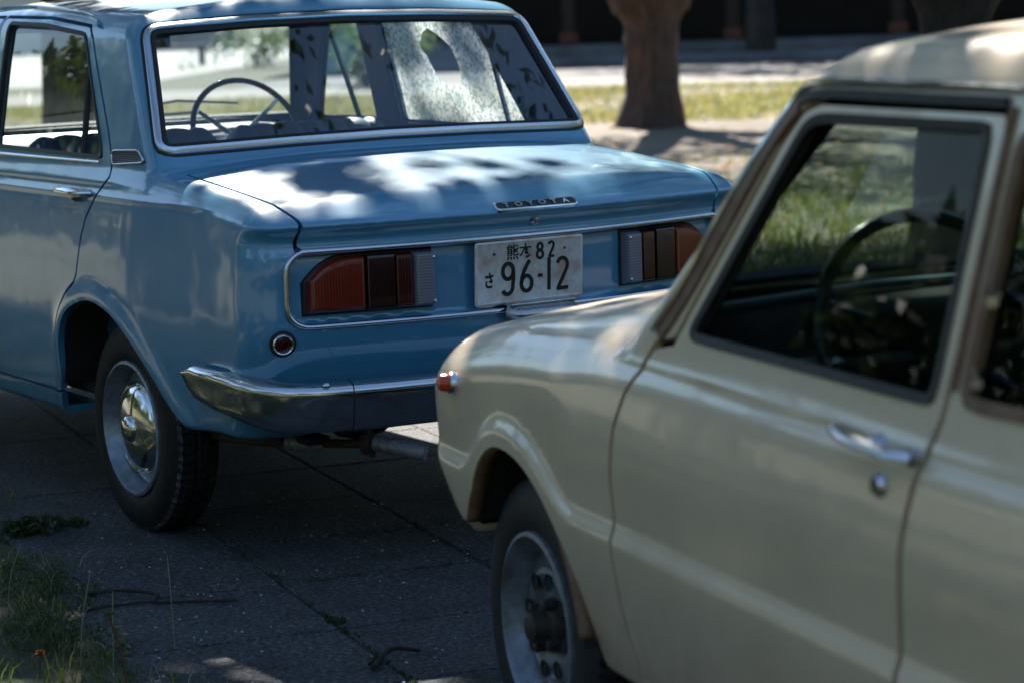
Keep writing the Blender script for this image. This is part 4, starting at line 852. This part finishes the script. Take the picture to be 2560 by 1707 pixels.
# far grass seen between and through the cars
x, y, dd = wedge(60000, 28.5, 40, 15, 48, .8); nz = np.sin(x*.9+1)*np.cos(y*1.3)+np.sin(x*.4-y*.9)+.6*np.sin(x*2.3+y*1.9); k = (nz > -.5) | (rng.random(len(x)) < .2); x, y, dd = x[k], y[k], dd[k]; V, F = blades(len(x), x, y, np.full(len(x), -.012), .11, .018, .9); mi = (rng.random(len(x)) < .45).astype(int)
tag(npmesh('meadow', V, F, [M_PALE, M_STRAW], midx=np.concatenate([mi, mi])), 'sunlit meadow grass beyond the trees', 'grass', kind='stuff')
x, y, dd = wedge(36000, 8.5, 22.0, 14, 49, .9); nz = np.sin(x*1.3+1)*np.cos(y*1.1)+np.sin(x*.5-y*.7); k = (~inslab(x, y)) & (((nz > .5) & ((rng.random(len(x)) < .5) | (camdist(x, y) < 16))) | (rng.random(len(x)) < .05)); x, y = x[k], y[k]
V, F = blades(len(x), x, y, np.full(len(x), -.012), .09, .010, .8); mi = (rng.random(len(x)) < .35).astype(int); tag(npmesh('weeds', V, F, [M_GRASS, M_STRAW], midx=np.concatenate([mi, mi])), 'patchy weeds and dry grass on the bare soil', 'grass', kind='stuff')
x = CAMP[0]+rng.uniform(-24, -2.5, 30000); y = rng.uniform(-14, 16, 30000); k = camdist(x, y) > 1.8; k &= (x*C11-y*S11) < -3.2; x, y = x[k], y[k]; V, F = blades(len(x), x, y, np.full(len(x), -.012), .11, .022, .8)
mi = (rng.random(len(x)) < .3).astype(int); tag(npmesh('side_lawn', V, F, [M_PALE, M_GRASS], midx=np.concatenate([mi, mi])), 'wide lawn beside the parked cars', 'grass', kind='stuff')
x, y, dd = wedge(110000, 5.5, 24., 34, 82, .9); k = (dd < 20+.8*np.sin(x*2)) & ((np.degrees(np.arctan2(x-CAMP[0], y-CAMP[1])) < 56) | (np.sin(x*1.1)+np.sin(y*1.4+1) > -.6)) | (np.degrees(np.arctan2(x-CAMP[0], y-CAMP[1])) > 41.5); x, y, dd = x[k], y[k], dd[k]; k = (~inslab(x, y)) & (rng.random(len(x)) < .9); x, y = x[k], y[k]; V, F = blades(len(x), x, y, np.full(len(x), -.012), .10, .009, .8)
mi = (rng.random(len(x)) < .2).astype(int); tag(npmesh('verge', V, F, [M_GRASS, M_STRAW], midx=np.concatenate([mi, mi])), 'long grass to the right of the slabs, beyond the cream car', 'grass', kind='stuff')
# ------------------------------------------------------------------ beyond the meadow
def bgp(f, s): a = R(36.0); return (CAMP[0]+f*math.sin(a)+s*math.cos(a), CAMP[1]+f*math.cos(a)-s*math.sin(a))
def strip(name, f0, f1, s0, s1, z, mat): return plane(name, [bgp(f0, s0), bgp(f0, s1), bgp(f1, s1), bgp(f1, s0)], z, mat)
strip('path', 39.8, 45.2, -40, 30, -.004, simple('pale_path', (.22, .195, .175), .9, var=.4, vs=1.2)); strip('road', 45.2, 52.0, -8, 30, -.004, simple('asphalt', (.05, .05, .055), .85, var=.3, vs=8, bmp=.3))
strip('forecourt', 50, 95, -27, -11, -.003, simple('pale_gravel', (.36, .345, .32), .9, var=.35, vs=.5))
def wbox(name, f0, f1, s0, s1, z0, z1, mat, parent=None, bev=.02):
    a = R(36.0); c = bgp((f0+f1)/2, (s0+s1)/2); mb = MB().box((c[0], c[1], (z0+z1)/2), (s1-s0, f1-f0, z1-z0), rot=Matrix.Rotation(-a, 3, 'Z'), bev=bev); return mb.build(name, mat, parent)
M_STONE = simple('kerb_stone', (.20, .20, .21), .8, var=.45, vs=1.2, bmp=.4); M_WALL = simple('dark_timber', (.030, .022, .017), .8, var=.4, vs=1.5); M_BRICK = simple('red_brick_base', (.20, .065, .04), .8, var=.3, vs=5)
kb = wbox('kerb_wall', 52.0, 52.5, -8, 30, -.01, .20, M_STONE); tag(kb, 'low stone kerb wall across the road in front of the dark building', 'wall')
bl = empty('long_building', 'long dark building with timber posts in deep shade beyond the road', 'building', bgp(60, 8)+(0,), 0)
def kid(o, p): mw = Matrix.Translation(p.location); o.parent = p; o.matrix_parent_inverse = mw.inverted(); return o
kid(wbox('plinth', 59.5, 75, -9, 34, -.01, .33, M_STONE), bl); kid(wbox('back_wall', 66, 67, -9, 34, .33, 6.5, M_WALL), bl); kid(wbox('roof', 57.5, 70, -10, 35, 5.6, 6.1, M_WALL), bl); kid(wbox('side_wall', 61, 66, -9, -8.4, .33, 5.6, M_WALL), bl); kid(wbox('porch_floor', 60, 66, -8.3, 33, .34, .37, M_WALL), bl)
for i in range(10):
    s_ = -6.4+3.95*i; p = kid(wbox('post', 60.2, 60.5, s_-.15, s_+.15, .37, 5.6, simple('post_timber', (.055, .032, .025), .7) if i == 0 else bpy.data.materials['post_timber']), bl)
    b_ = wbox('post_base', 60.14, 60.56, s_-.22, s_+.22, .33, .62, M_BRICK); b_.parent = p; b_.matrix_parent_inverse = p.matrix_world.inverted() if False else p.matrix_parent_inverse.copy() if False else Matrix.Identity(4)
    b_.parent = p; bpy.context.view_layer.update(); b_.matrix_parent_inverse = p.matrix_world.inverted()
ww = wbox('white_wall', 96, 96.6, -42, -17, 0, 4.5, simple('white_render', (.50, .49, .46), .8, var=.12, vs=.3)); tag(ww, 'long pale rendered wall in full sun far behind the meadow', 'wall')
for (f_, s_, wd, hh) in ((58, -19.5, 2.6, .42), (66, -13.2, 1.8, .5)):
    e = empty('bench', 'low dark bench on the pale forecourt, %s' % ('seen through the rear window' if f_ == 58 else 'farther right behind the window pillar'), 'bench', bgp(f_, s_)+(0,), -R(36))
    M_B = bpy.data.materials.get('bench_wood') or simple('bench_wood', (.06, .045, .045), .7)
    for k in (-1, 1): MB().box((k*wd*.38, 0, hh/2), (.12, .4, hh), bev=.01).build('leg', M_B, e)
    MB().box((0, 0, hh+.03), (wd, .45, .06), bev=.01).build('seat', M_B, e)
# ------------------------------------------------------------------ trees
def barkmat(name, c1, c2):
    m, nt, b = new_mat(name); N = nt.nodes; tc = N.new('ShaderNodeTexCoord'); mp = N.new('ShaderNodeMapping'); mp.inputs['Scale'].default_value = (1, 1, .18); nt.links.new(tc.outputs['Object'], mp.inputs['Vector'])
    f = noise(nt, 16., 8, .7, mp.outputs[0]); g = noise(nt, 2.5, 4, .6); nt.links.new(mixc(nt, ramp(nt, g, [(.4, (0, 0, 0)), (.65, (1, 1, 1))]), ramp(nt, f, [(.35, tuple(k*.35 for k in c1)), (.65, c1)]), ramp(nt, f, [(.35, tuple(k*.4 for k in c2)), (.65, c2)])), b.inputs['Base Color'])
    b.inputs['Roughness'].default_value = .9; bump(nt, b, f, 1., .03); return m
M_BARK = barkmat('brown_bark', (.115, .085, .075), (.135, .08, .062)); M_BARK2 = barkmat('grey_bark', (.06, .05, .043), (.10, .08, .065)); M_LEAF = leafmat('tree_leaf', (.035, .060, .014), (.06, .085, .02), .30, .4, 1.2)
def trunk_mesh(path, rad, seed, n=20, per=14):
    """one skin along a path, with ridges and flare"""
    P = catmull(path, per, False); rr_ = catmull([(q,) for q in rad], per, False)[:, 0]; r0 = np.random.default_rng(seed); ph = r0.uniform(0, 6.28, 6); v = []; k = len(P); a = Vector((1, 0, 0))
    for i in range(k):
        t = Vector(P[min(i+1, k-1)]-P[max(i-1, 0)]).normalized(); a = (a-t*a.dot(t)).normalized(); b = t.cross(a)
        for j in range(n):
            th = 2*math.pi*j/n; m_ = 1+.07*math.sin(3*th+ph[0]+i*.03)+.05*math.sin(5*th+ph[1]-i*.05)+.03*math.sin(9*th+ph[2]+i*.1)+.03*math.sin(i*.5+ph[3]+2*th); v.append(Vector(P[i])+(a*math.cos(th)+b*math.sin(th))*rr_[i]*m_)
    return v, [(i*n+j, i*n+(j+1) % n, (i+1)*n+(j+1) % n, (i+1)*n+j) for i in range(k-1) for j in range(n)]
SH = Vector((SUNV.x, SUNV.y, 0))/SUNV.z           # horizontal run per metre of height towards the sun
LIT = [(-.42, .36, 1.0, .32, .32), (-.05, .36, 1.0, .36, .30), (.35, .42, 1.0, .36, .26), (.62, .42, 1.0, .20, .26), (.30, .14, 1.0, .16, .08), (-.62, .42, .97, .14, .10), (-.25, 1.7, 1.5, .30, .45), (.05, 2.7, 1.1, .7, .22), (.3, 3.6, .98, .6, .3),
       (-.88, -2.72, 1.4, .14, .08), (-.85, -3.2, 1.4, .18, .11), (-.50, -2.3, .95, .2, .2), (-.66, -1.5, .88, .20, .10), (-.78, -1.85, .9, .12, .08), (-.35, -1.4, .9, .22, .12), (.80, 1.9, 0, .30, .45), (1.5, 2.6, 0, .6, .8), (-1.60, -.34, .05, .14, .11), (-1.40, -.54, .14, .04, .05),  (.5, 1.95, 1.05, .25, .12), (.66, 1.4, 1.2, .1, .3)]
def shades_lit(c, rad):
    for (x, y, z, rx, ry) in LIT:
        q = c-SH*(c.z-z)
        if ((q.x-x)/(rx+rad))**2+((q.y-y)/(ry+rad))**2 < 1: return True
    return False
def leaves(centers, rads, per, size, r0):
    n = len(centers)*per; c = np.repeat(np.array(centers), per, 0); rd = np.repeat(np.array(rads), per); dv = r0.normal(size=(n, 3)); dv /= np.linalg.norm(dv, axis=1)[:, None]; p = c+dv*(rd*r0.uniform(.15, 1, n)**.6)[:, None]
    a = r0.normal(size=(n, 3)); a /= np.linalg.norm(a, axis=1)[:, None]; b = np.cross(a, r0.normal(size=(n, 3))); b /= np.linalg.norm(b, axis=1)[:, None]; s = size*r0.uniform(.6, 1.3, n)[:, None]
    V = np.stack([p-a*s*.55, p+b*s*.27, p+a*s*.55, p-b*s*.27], 1).reshape(-1, 3); return V, np.arange(n*4).reshape(-1, 4)
def tree(name, label, base, path, rad, limbs, mat, crown, seed, group=None, per=26, size=.10, twigs=True, cat='tree', extra=()):
    """path/rad: trunk relative to base; limbs: list of (path, rad); crown: list of (centre, radius) leaf puffs in world space"""
    e = empty(name, label, cat, base, 0, group); mb = MB(); mb.add(*trunk_mesh(path, rad, seed)); t = mb.build('trunk', mat, e, fix=False)
    for i, (p, q) in enumerate(limbs): mb = MB(); mb.add(*trunk_mesh(p, q, seed+i+1, 12, 8)); mb.build('limb', mat, t, fix=False)
    if crown:
        r0 = np.random.default_rng(seed+99); cs = [tuple(Vector(c)-Vector(base)) for c, q in crown]; V, F = leaves(cs, [q for c, q in crown], per, size, r0); cr = npmesh('crown', V, F, M_LEAF, e, smooth=False)
        if twigs:
            mb = MB(); tips = [Vector(p[-1]) for p, q in limbs]+[Vector(path[-1])]
            for i, c in enumerate(cs):
                if i % 3: continue
                c = Vector(c); tp = min(tips, key=lambda q: (q-c).length); md = (tp+c)/2+Vector(r0.uniform(-.3, .3, 3)); L_ = (tp-c).length
                if any(shades_lit(Vector(base)+(tp.lerp(md, t*2) if t < .5 else md.lerp(c, t*2-1)), .05) for t in np.linspace(0, 1, 12)): continue
                mb.tube([tp, md, c], [.02+.004*L_, .012, .004], 5, cap=False)
            for P_, q_ in extra:
                Q_ = [p-Vector(base) for p in P_]; mb.tube(Q_, q_, 6, cap=False)
                if len(Q_) > 3:
                    for a_, b_ in sorted(((a_, b_) for a_ in (Q_[0], Q_[-1]) for b_ in tips), key=lambda t: (t[0]-t[1]).length):
                        if not any(shades_lit(Vector(base)+a_.lerp(b_, t), .04) for t in np.linspace(.12, 1, 14)): mb.tube([b_, a_.lerp(b_, .5)+Vector((0, 0, .1)), a_], [.03, .02, .012], 5, cap=False); break
            mb.build('branches', mat, cr, fix=False)
    return e
# ------------------------------------------------------------------ the trees themselves
rt = np.random.default_rng(11)
def puffs(cx, cy, cz, rx, ry, rz, n, r_, cond=None):
    out = []
    while len(out) < n:
        q = rt.normal(size=3); q /= np.linalg.norm(q); q *= rt.uniform(.35, 1)**.5; c = Vector((cx+q[0]*rx, cy+q[1]*ry, cz+q[2]*rz))
        rr_ = r_*rt.uniform(.6, 1.3)
        if cond is None or cond(c, rr_): out.append((c, rr_))
        elif rt.random() < .02: break
    return out
def bgtree(f, s): return bgp(f, s)
# tree with a forked trunk behind the blue car
def ray(px, py, dist):
    dd = d+r2*((px-1280)/FPX)-u2*((py-853.5)/FPX); k = dist/dd.length; return Vector(CAMP)+dd*k
b1 = (12.66, 17.17, 0); big = lambda n, c, r_, q: puffs(c[0], c[1], c[2], r_[0], r_[1], r_[2], n, q)
tree('broadleaf_tree', 'reddish brown tree whose trunk forks above the sunlit grass, behind the blue car', b1, [(0, 0, -.1), (.02, 0, .30), (0, 0, .75), (0, 0, 1.12), (-.01, 0, 1.45), (-.01, 0, 1.7)], [.44, .33, .295, .315, .46, .50],
     [([(-.20, 0, 1.35), (-.48, .1, 2.1), (-.9, .3, 3.6), (-1.6, .6, 5.4)], [.27, .22, .18, .10]), ([(.20, 0, 1.35), (.52, 0, 2.1), (.95, -.2, 3.7), (1.7, -.4, 5.6)], [.27, .22, .18, .10]), ([(0, 0, 1.85), (.05, .2, 3.0), (.0, .4, 6)], [.25, .18, .10])],
     M_BARK, big(420, (12.5, 17.8, 6.6), (4.6, 4.6, 2.4), .5), 3, 'trees around the car park', 16, .20)
b2 = (4.92, 4.72, 0)
b2 = tuple(ray(2395, 640, 13.2).xy)+(0,)
CAN2 = []; CAN3 = []; CAN4 = []
def canopy(n, zr, r_, accept):  # unseen leaves placed by where their shadows fall, sparing the sun patches
    out = []
    for _ in range(n):
        z = rt.uniform(*zr); q = Vector((rt.uniform(-9, 8), rt.uniform(-4.3, 6.6), 0)); c = Vector((q.x, q.y, 0))+SH*(z-.9); c.z = z; rr_ = r_*rt.uniform(.65, 1.25)
        if shades_lit(c, rr_*.85):
            for _ in range(3):
                c2 = c+Vector(tuple(rt.normal(size=3)*.22)); r2_ = rt.uniform(.07, .13)
                if not shades_lit(c2, r2_*.6) or rt.random() < .045: out.append((c2, r2_))
            continue
        if q.x < -2.6 and math.sin(q.x*1.7+q.y*.6)+math.sin(q.y*1.9-q.x*.5+1) > .25: continue
        if accept(c): out.append((c, rr_))
    return out
allc = canopy(4600, (4.2, 9.2), .42, lambda c: True)
for _ in range(420):  # extra unseen leaves added to keep sun off the near slabs
    z = rt.uniform(4.6, 8.4); q = Vector((rt.uniform(-1.75, .1), rt.uniform(-1.7, -.1), 0)); c = q+SH*z; c.z = z
    if not shades_lit(c, .2): allc.append((c, .24))
B3 = (3.2, 10.9, 0); B4 = (-3.6, 6.2, 0)
# boughs that cross the patches of sun and break them up
BOUGH = []
rb = np.random.default_rng(23)
def bough(x0, y0, x1, y1, zs, z, rad, nt_):
    a, b = Vector((x0, y0, z)), Vector((x1, y1, z)); up = SH*(zs-z)+Vector((0, 0, zs-z)); P = [a.lerp(b, t)+up+Vector((rb.normal()*.05, rb.normal()*.05, rb.normal()*.08+.5*t)) for t in np.linspace(0, 1, 6)]
    BOUGH.append((P, [rad*(1-.7*t) for t in np.linspace(0, 1, 6)]))
    for _ in range(nt_):
        i = rb.integers(0, 5); p = P[i].lerp(P[i+1], rb.random()); dv = Vector((rb.normal(), rb.normal(), rb.normal()*.3)).normalized()*rb.uniform(.15, .45); q = p+dv
        BOUGH.append(([p, p.lerp(q, .5)+Vector((0, 0, .03)), q], [rad*.35, rad*.28, .002]))
        for _ in range(rb.integers(0, 3)): CAN3.append((q+Vector(tuple(rb.normal(size=3)*.04)), rb.uniform(.03, .06)))
for args in ((-.8, .55, -.1, .02, 5.6, 1, .012, 8), (-.45, .75, .15, .15, 6.3, 1, .010, 8), (-.75, .20, .25, .85, 5.8, 1, .013, 7), (-.1, .62, .9, .40, 6.2, 1, .013, 8), (.9, .22, .35, .75, 6.0, 1, .012, 8), (-.62, .40, .2, .52, 6.6, 1, .010, 7), (-.35, .1, .1, .3, 5.2, 1, .009, 6),
             (-.5, 1.3, .1, 2.3, 3.8, 1.5, .014, 5), (-.6, 2.1, .2, 1.5, 4.2, 1.5, .012, 5), (-1.25, -3.0, -.4, -3.22, 3.6, 1.4, .030, 2), (-1.2, -2.65, -.5, -2.75, 5.0, 1.4, .014, 3), (-.95, -1.7, -.2, -1.5, 4.6, .9, .014, 5), (-.6, -1.2, -.75, -2.0, 5.0, .9, .012, 5)): bough(*args)
owners = [(Vector((b2[0], b2[1], 0)), CAN2), (Vector(B3), CAN3), (Vector(B4), CAN4)]
for c, q in allc: min(owners, key=lambda o: (Vector((c.x, c.y, 0))-o[0]).length)[1].append((c, q))
def limbset(seed, z0, reach, n, top):
    r0 = np.random.default_rng(seed); out = []
    for i in range(n):
        a = 2*math.pi*i/n+r0.uniform(-.3, .3); L_ = reach*r0.uniform(.7, 1.1); out.append(([(0, 0, z0), (math.cos(a)*L_*.25, math.sin(a)*L_*.25, z0+(top-z0)*.45), (math.cos(a)*L_*.65, math.sin(a)*L_*.65, z0+(top-z0)*.8), (math.cos(a)*L_, math.sin(a)*L_, top*r0.uniform(.9, 1.1))], [.15, .11, .07, .03]))
    return out
tree('broadleaf_tree', 'dark grey tree trunk right behind the roof of the cream car', b2, [(-.06, 0, -.1), (-.05, 0, .4), (-.02, 0, .9), (0, 0, 1.22), (.02, 0, 1.46), (.04, 0, 1.9), (0, 0, 3.2)], [.24, .19, .17, .165, .255, .30, .26], limbset(5, 2.6, 3.6, 6, 6.0), M_BARK2, CAN2, 21, 'trees around the car park', 46, .09)
tree('broadleaf_tree', 'slim dark tree seen through the side window of the blue car', B3, [(0, 0, -.1), (0, 0, .6), (.03, 0, 1.5), (.0, .05, 2.6), (0, 0, 3.6)], [.24, .19, .17, .17, .2], limbset(6, 3.2, 3.8, 6, 6.4)+[([(0, 0, 3.0), tuple((BOUGH[0][0][0]-Vector(B3))*.5+Vector((0, 0, 1.2))), tuple(BOUGH[0][0][0]-Vector(B3)), tuple(BOUGH[0][0][3]-Vector(B3))], [.12, .06, .02, .015])], M_BARK2, CAN3, 31, 'trees around the car park', 46, .09, extra=BOUGH)
tree('broadleaf_tree', 'leafy tree shading the blue car from the lawn on its left', B4, [(0, 0, -.1), (0, 0, .6), (.05, 0, 1.5), (.0, .05, 2.6), (0, 0, 3.6)], [.30, .24, .22, .22, .24], limbset(7, 3.2, 3.8, 6, 6.4), M_BARK2, CAN4, 41, 'trees around the car park', 34, .115)
# unseen wood added round the open sides to darken reflections
n = 15000; a = rt.uniform(R(72), R(380), n); a = np.where(a > R(375), R(60), a); q = rt.uniform(44, 60, n); hz = rt.uniform(0, 1, n)**.8*(9+2.5*np.sin(a*9)+1.5*np.sin(a*23)); cs = np.stack([np.sin(a)*q, np.cos(a)*q, hz+.3], 1)
V, F = leaves(cs, [.9]*n, 4, 1.1, rt); tag(npmesh('unseen_wood', V, F, M_LEAF, smooth=False), 'unseen dark wood added far behind and beside the cars for reflections', 'wood', kind='stuff')
# tall trees that shade the building and close the view
far = [(56, 2, 9.5), (57, 16, 10), (50, 27, 9), (70, -6, 11)]
for i, (f_, s_, h_) in enumerate(far):
    p = bgp(f_, s_); L_ = ['tall dark tree before the left end of the long building', 'tall dark tree overhanging the roof of the long building', 'tall tree at the far right of the road', 'tall tree at the left corner of the long building'][i]
    tree('broadleaf_tree', L_, (p[0], p[1], 0), [(0, 0, -.1), (0, 0, 2), (.1, 0, 4.5), (0, 0, h_*.7)], [.35, .28, .24, .15], limbset(50+i, 4, 3, 4, h_*.8), M_BARK2, puffs(p[0], p[1], h_*.8, 5.5, 5.5, h_*.32, 260, .8), 60+i*7, 'tall trees by the long building', 12, .45, False)
# trees and sunlit shrubs behind the camera, reflected in the paint and glass
back = [(-16, -3, 8), (-19, 6, 9), (-14, -14, 9), (-5, -19, 8.5), (6, -17, 9), (13, -8, 8), (-24, -9, 10), (15, 3, 9), (-15, 15, 9)]
for i, (x_, y_, h_) in enumerate(back):
    where = ['left of the car park, nearest to the lawn', 'left of the car park, beyond the lawn', 'behind the photographer on the left', 'straight behind the photographer', 'behind the photographer on the right', 'right of the cream car, near', 'far left beyond the lawn', 'right of the cream car, farther', 'left beyond the front of the blue car'][i]
    tree('broadleaf_tree', 'round leafy tree '+where, (x_, y_, 0), [(0, 0, -.1), (0, 0, 1), (.1, 0, 2.5), (0, 0, h_*.6)], [.3, .22, .2, .12], limbset(90+i, 2.6, 2.6, 4, h_*.7), M_BARK2, puffs(x_, y_, h_*.62, 3.6, 3.6, h_*.30, 150, .62), 120+i*5, 'trees around the car park', 14, .34, False)
# shrubs beyond the windscreen
for i, (px, dist, hh, sc) in enumerate(((905, 46, 1.3, 1.0), (960, 44, 1.0, .8), (640, 62, .9, 1.1))):
    p = ray(px, 200, dist); e = empty('shrub', ['taller leafy shrub in the meadow, seen through the front side window', 'lower leafy shrub in the meadow beside the taller one', 'low dark shrub far off by the pale forecourt'][i], 'shrub', (p.x, p.y, 0), 0, 'shrubs on the meadow')
    V, F = leaves([(rt.normal()*.5*sc, rt.normal()*.5*sc, hh*rt.uniform(.2, .9)) for _ in range(30)], [.28]*30, 20, .16, rt); npmesh('foliage', V, F, M_LEAF, e, smooth=False)
    mb = MB(); 
    for k in range(4): mb.tube([(0, 0, -.02), (rt.normal()*.25, rt.normal()*.25, hh*.8)], [.02, .008], 5)
    mb.build('stem', M_BARK2, e)
# ------------------------------------------------------------------ small things on the slabs
M_TW = simple('twig_bark', (.035, .026, .020), .9, bmp=.5, bs=200)
def twig(label, pts, rad, side=None):
    e = empty('twig', label, 'twig', pts[0][:2]+(0,), 0, 'twigs on the concrete'); o = Vector((pts[0][0], pts[0][1], 0)); mb = MB(); P = catmull([Vector(p)-o for p in pts], 6, False); k = len(P); rr_ = [rad*(1-.35*i/k)*(1+.15*math.sin(i*1.9)) for i in range(k)]; mb.tube(P, rr_, 8); t = mb.build('stem', M_TW, e)
    if side: mb = MB(); mb.tube(catmull([Vector(p)-o for p in side], 5, False), rad*.6, 6); mb.build('side_shoot', M_TW, t)
twig('long thin forked twig lying across the slabs near the lawn', [(-1.145, .335, .008), (-1.083, .282, .018), (-1.02, .20, .014), (-1.045, .146, .008), (-.96, .085, .008), (-.880, .030, .008)], .0052, [(-1.035, .150, .008), (-1.10, .178, .006), (-1.16, .19, .005), (-1.214, .193, .004)])
twig('short curved twig on the joint between two slabs at the bottom', [(-.925, -.735, .008), (-.895, -.70, .010), (-.84, -.670, .024), (-.775, -.675, .010)], .0068)
M_MOSS = leafmat('moss', (.035, .05, .014), (.07, .075, .02), .2, .8, 20.)
cs = []
for _ in range(150):
    t = rt.uniform(-1.3, .65); 
    if rt.random() > .35+.6*(abs(t+.45) < .12)+.35*(t < -.7): continue
    q = uv(-.717+rt.normal()*.006, t); cs.append((q[0], q[1], .002))
for _ in range(40): q = uv(-.182+rt.normal()*.005, rt.uniform(-.8, .6)); cs.append((q[0], q[1], .0))
for _ in range(40): q = uv(rt.uniform(-1.2, -.2), rt.choice([-.5, 0, .5])+rt.normal()*.004); cs.append((q[0], q[1], .0))
V, F = leaves(cs, [.005]*len(cs), 22, .0055, rt); V[:, 2] = np.abs(V[:, 2]); tag(npmesh('moss', V, F, M_MOSS), 'moss and crumbs of soil filling the joints between the slabs', 'moss', kind='stuff')
V, F = leaves([uv(-.715, -.445)+(.008,), uv(-.70, -.455)+(.006,), uv(-.725, -.43)+(.006,), uv(-.755, -.85)+(.006,), uv(-.74, -.83)+(.006,)], [.010]*5, 60, .009, rt); V[:, 2] = np.abs(V[:, 2]); tag(npmesh('weed_tuft', V, F, M_MOSS), 'tiny weed tufts rooted in the joint of the slabs', 'weed', kind='stuff')
# dark low clump on the slab edge by the lawn
def clump(label, u0, v0, ru, rv, hz, n, sz, mat, name='weed_clump'):
    c0 = uv(u0, v0); e = empty(name, label, 'weed', c0+(0,), 0, 'weeds at the slab edge'); cs = []
    for _ in range(n): a, q = rt.uniform(0, 6.28), rt.uniform(0, 1)**.6; cs.append((math.cos(a)*q*ru, math.sin(a)*q*rv, hz*(1-q*q)*rt.uniform(.2, 1)))
    V, F = leaves(cs, [hz*.5]*n, 16, sz, rt); V[:, 2] = np.maximum(V[:, 2], .001); npmesh('foliage', V, F, mat, e, smooth=False)
M_WEED = leafmat('weed_leaf', (.030, .050, .016), (.055, .08, .028), .35, .45, 10.)
clump('flat dark clump of weeds on the slabs beside the rear wheel', -1.16, .97, .15, .07, .035, 46, .022, M_WEED); clump('bushy dark weed on the slab edge, left of the twig', -1.30, .28, .14, .34, .05, 70, .011, M_WEED); clump('bushy weeds at the slab edge in the bottom left corner', -1.34, -.30, .12, .26, .055, 90, .011, M_WEED)
# upright seedling with round leaves
c0 = uv(-1.29, -.77); e = empty('seedling', 'bright green seedling with round leaves on a red stem, in a patch of sun', 'plant', c0+(0,)); 
stp = catmull([(-.008, -.03, 0), (-.006, -.02, .05), (-.010, -.01, .10), (-.022, 0, .145), (-.028, .0, .175)], 6, False); mb = MB(); mb.tube(stp, .0022, 6); mb.build('stem', simple('red_stem', (.22, .05, .03), .5), e)
V = []; F = []
M_SEED = leafmat('seedling_leaf', (.028, .070, .010), (.045, .085, .016), .35, .85, 30.)
mb = MB()
for i in range(26):
    p = Vector(stp[min(len(stp)-1, int(len(stp)*(i/26)**.8))]); a = i*2.4; L_ = .027*(1-.30*i/26); dr = Vector((math.cos(a), math.sin(a), .5)).normalized(); sd = dr.cross(Vector((0, 0, 1))).normalized(); up = sd.cross(dr); pts = []
    for t in np.linspace(0, 1, 5):
        w_ = math.sin(math.pi*(t*.86+.12))*L_*.42; c_ = p+dr*L_*(.15+t)-up*L_*.3*t*t; pts += [c_-sd*w_+up*w_*.3, c_+sd*w_+up*w_*.3]
    mb.add(pts, [(2*k, 2*k+1, 2*k+3, 2*k+2) for k in range(4)])
mb.build('leaves', M_SEED, e, fix=False)
# dry stalks standing in the lawn edge
for i, (x_, y_, dx, dy, hh) in enumerate(((-1.175, -.245, .02, .06, .20), (-1.42, -.28, .07, .08, .20), (-1.40, -.42, .05, .10, .17), (-1.33, .40, .05, .02, .14))):
    e = empty('dry_stalk', ['pale dry grass stalk standing alone before the long twig', 'dry stalk leaning over the weeds at the left edge', 'pale stalk rising beside the seedling', 'thin dry stalk in the weeds farther back'][i], 'grass stalk', (x_, y_, 0), 0, 'dry grass stalks'); MB().tube(catmull([(0, 0, 0), (dx*.3, dy*.3, hh*.5), (dx, dy, hh)], 5, False), [.0011]*5+[.0010]*5+[.0005], 5).build('stem', M_STRAW, e)
# dead flower head
c0 = (-1.53, -.315); e = empty('flower', 'small withered orange flower head low in the grass at the bottom left', 'flower', c0+(0,)); MB().tube([(0, 0, 0), (.005, .005, .05)], .0015, 5).build('stem', M_WEED, e)
V, F = leaves([(.005, .005, .055)], [.009], 70, .008, rt); npmesh('petals', V, F, leafmat('orange_petal', (.16, .06, .022), (.10, .035, .014), .25, .5, 30), e, smooth=False)
# pebbles
mb = MB()
for _ in range(260):
    q = uv(rt.uniform(-1.22, .6), rt.uniform(-1.6, 1.2)); s_ = rt.uniform(.0015, .0042); mb.box((q[0], q[1], .001+s_*.4), (s_*2, s_*1.6, s_), rot=Matrix.Rotation(rt.uniform(0, 3), 3, 'Z'), bev=s_*.3)
tag(mb.build('grit', simple('pale_grit', (.42, .43, .44), .7), fix=False), 'scattered pale grit on the concrete slabs', 'grit', kind='stuff')
cs = [uv(rt.uniform(-1.25, .5), rt.uniform(-1.6, 1.3))+(.003,) for _ in range(70)]; V, F = leaves(cs, [.004]*70, 1, .016, rt); V[:, 2] = np.abs(V[:, 2])*.5+.001
tag(npmesh('leaf_litter', V, F, leafmat('dark_litter', (.05, .035, .02), (.09, .06, .03), .2, .7, 8.), smooth=False), 'small dark bits of leaf lying about on the slabs', 'litter', kind='stuff')
# dead leaves on the soil
x, y, dd = wedge(1500, 11, 30, 14, 48); V, F = leaves([(a, b, .01) for a, b in zip(x, y)], [.02]*len(x), 1, .09, rt); V[:, 2] = np.abs(V[:, 2])*.6+.002
tag(npmesh('fallen_leaves', V, F, leafmat('dead_leaf', (.34, .15, .05), (.20, .09, .035), .35, .5, 5.), smooth=False), 'fallen brown leaves scattered on the soil', 'leaves', kind='stuff')
blue_car(); cream_car()
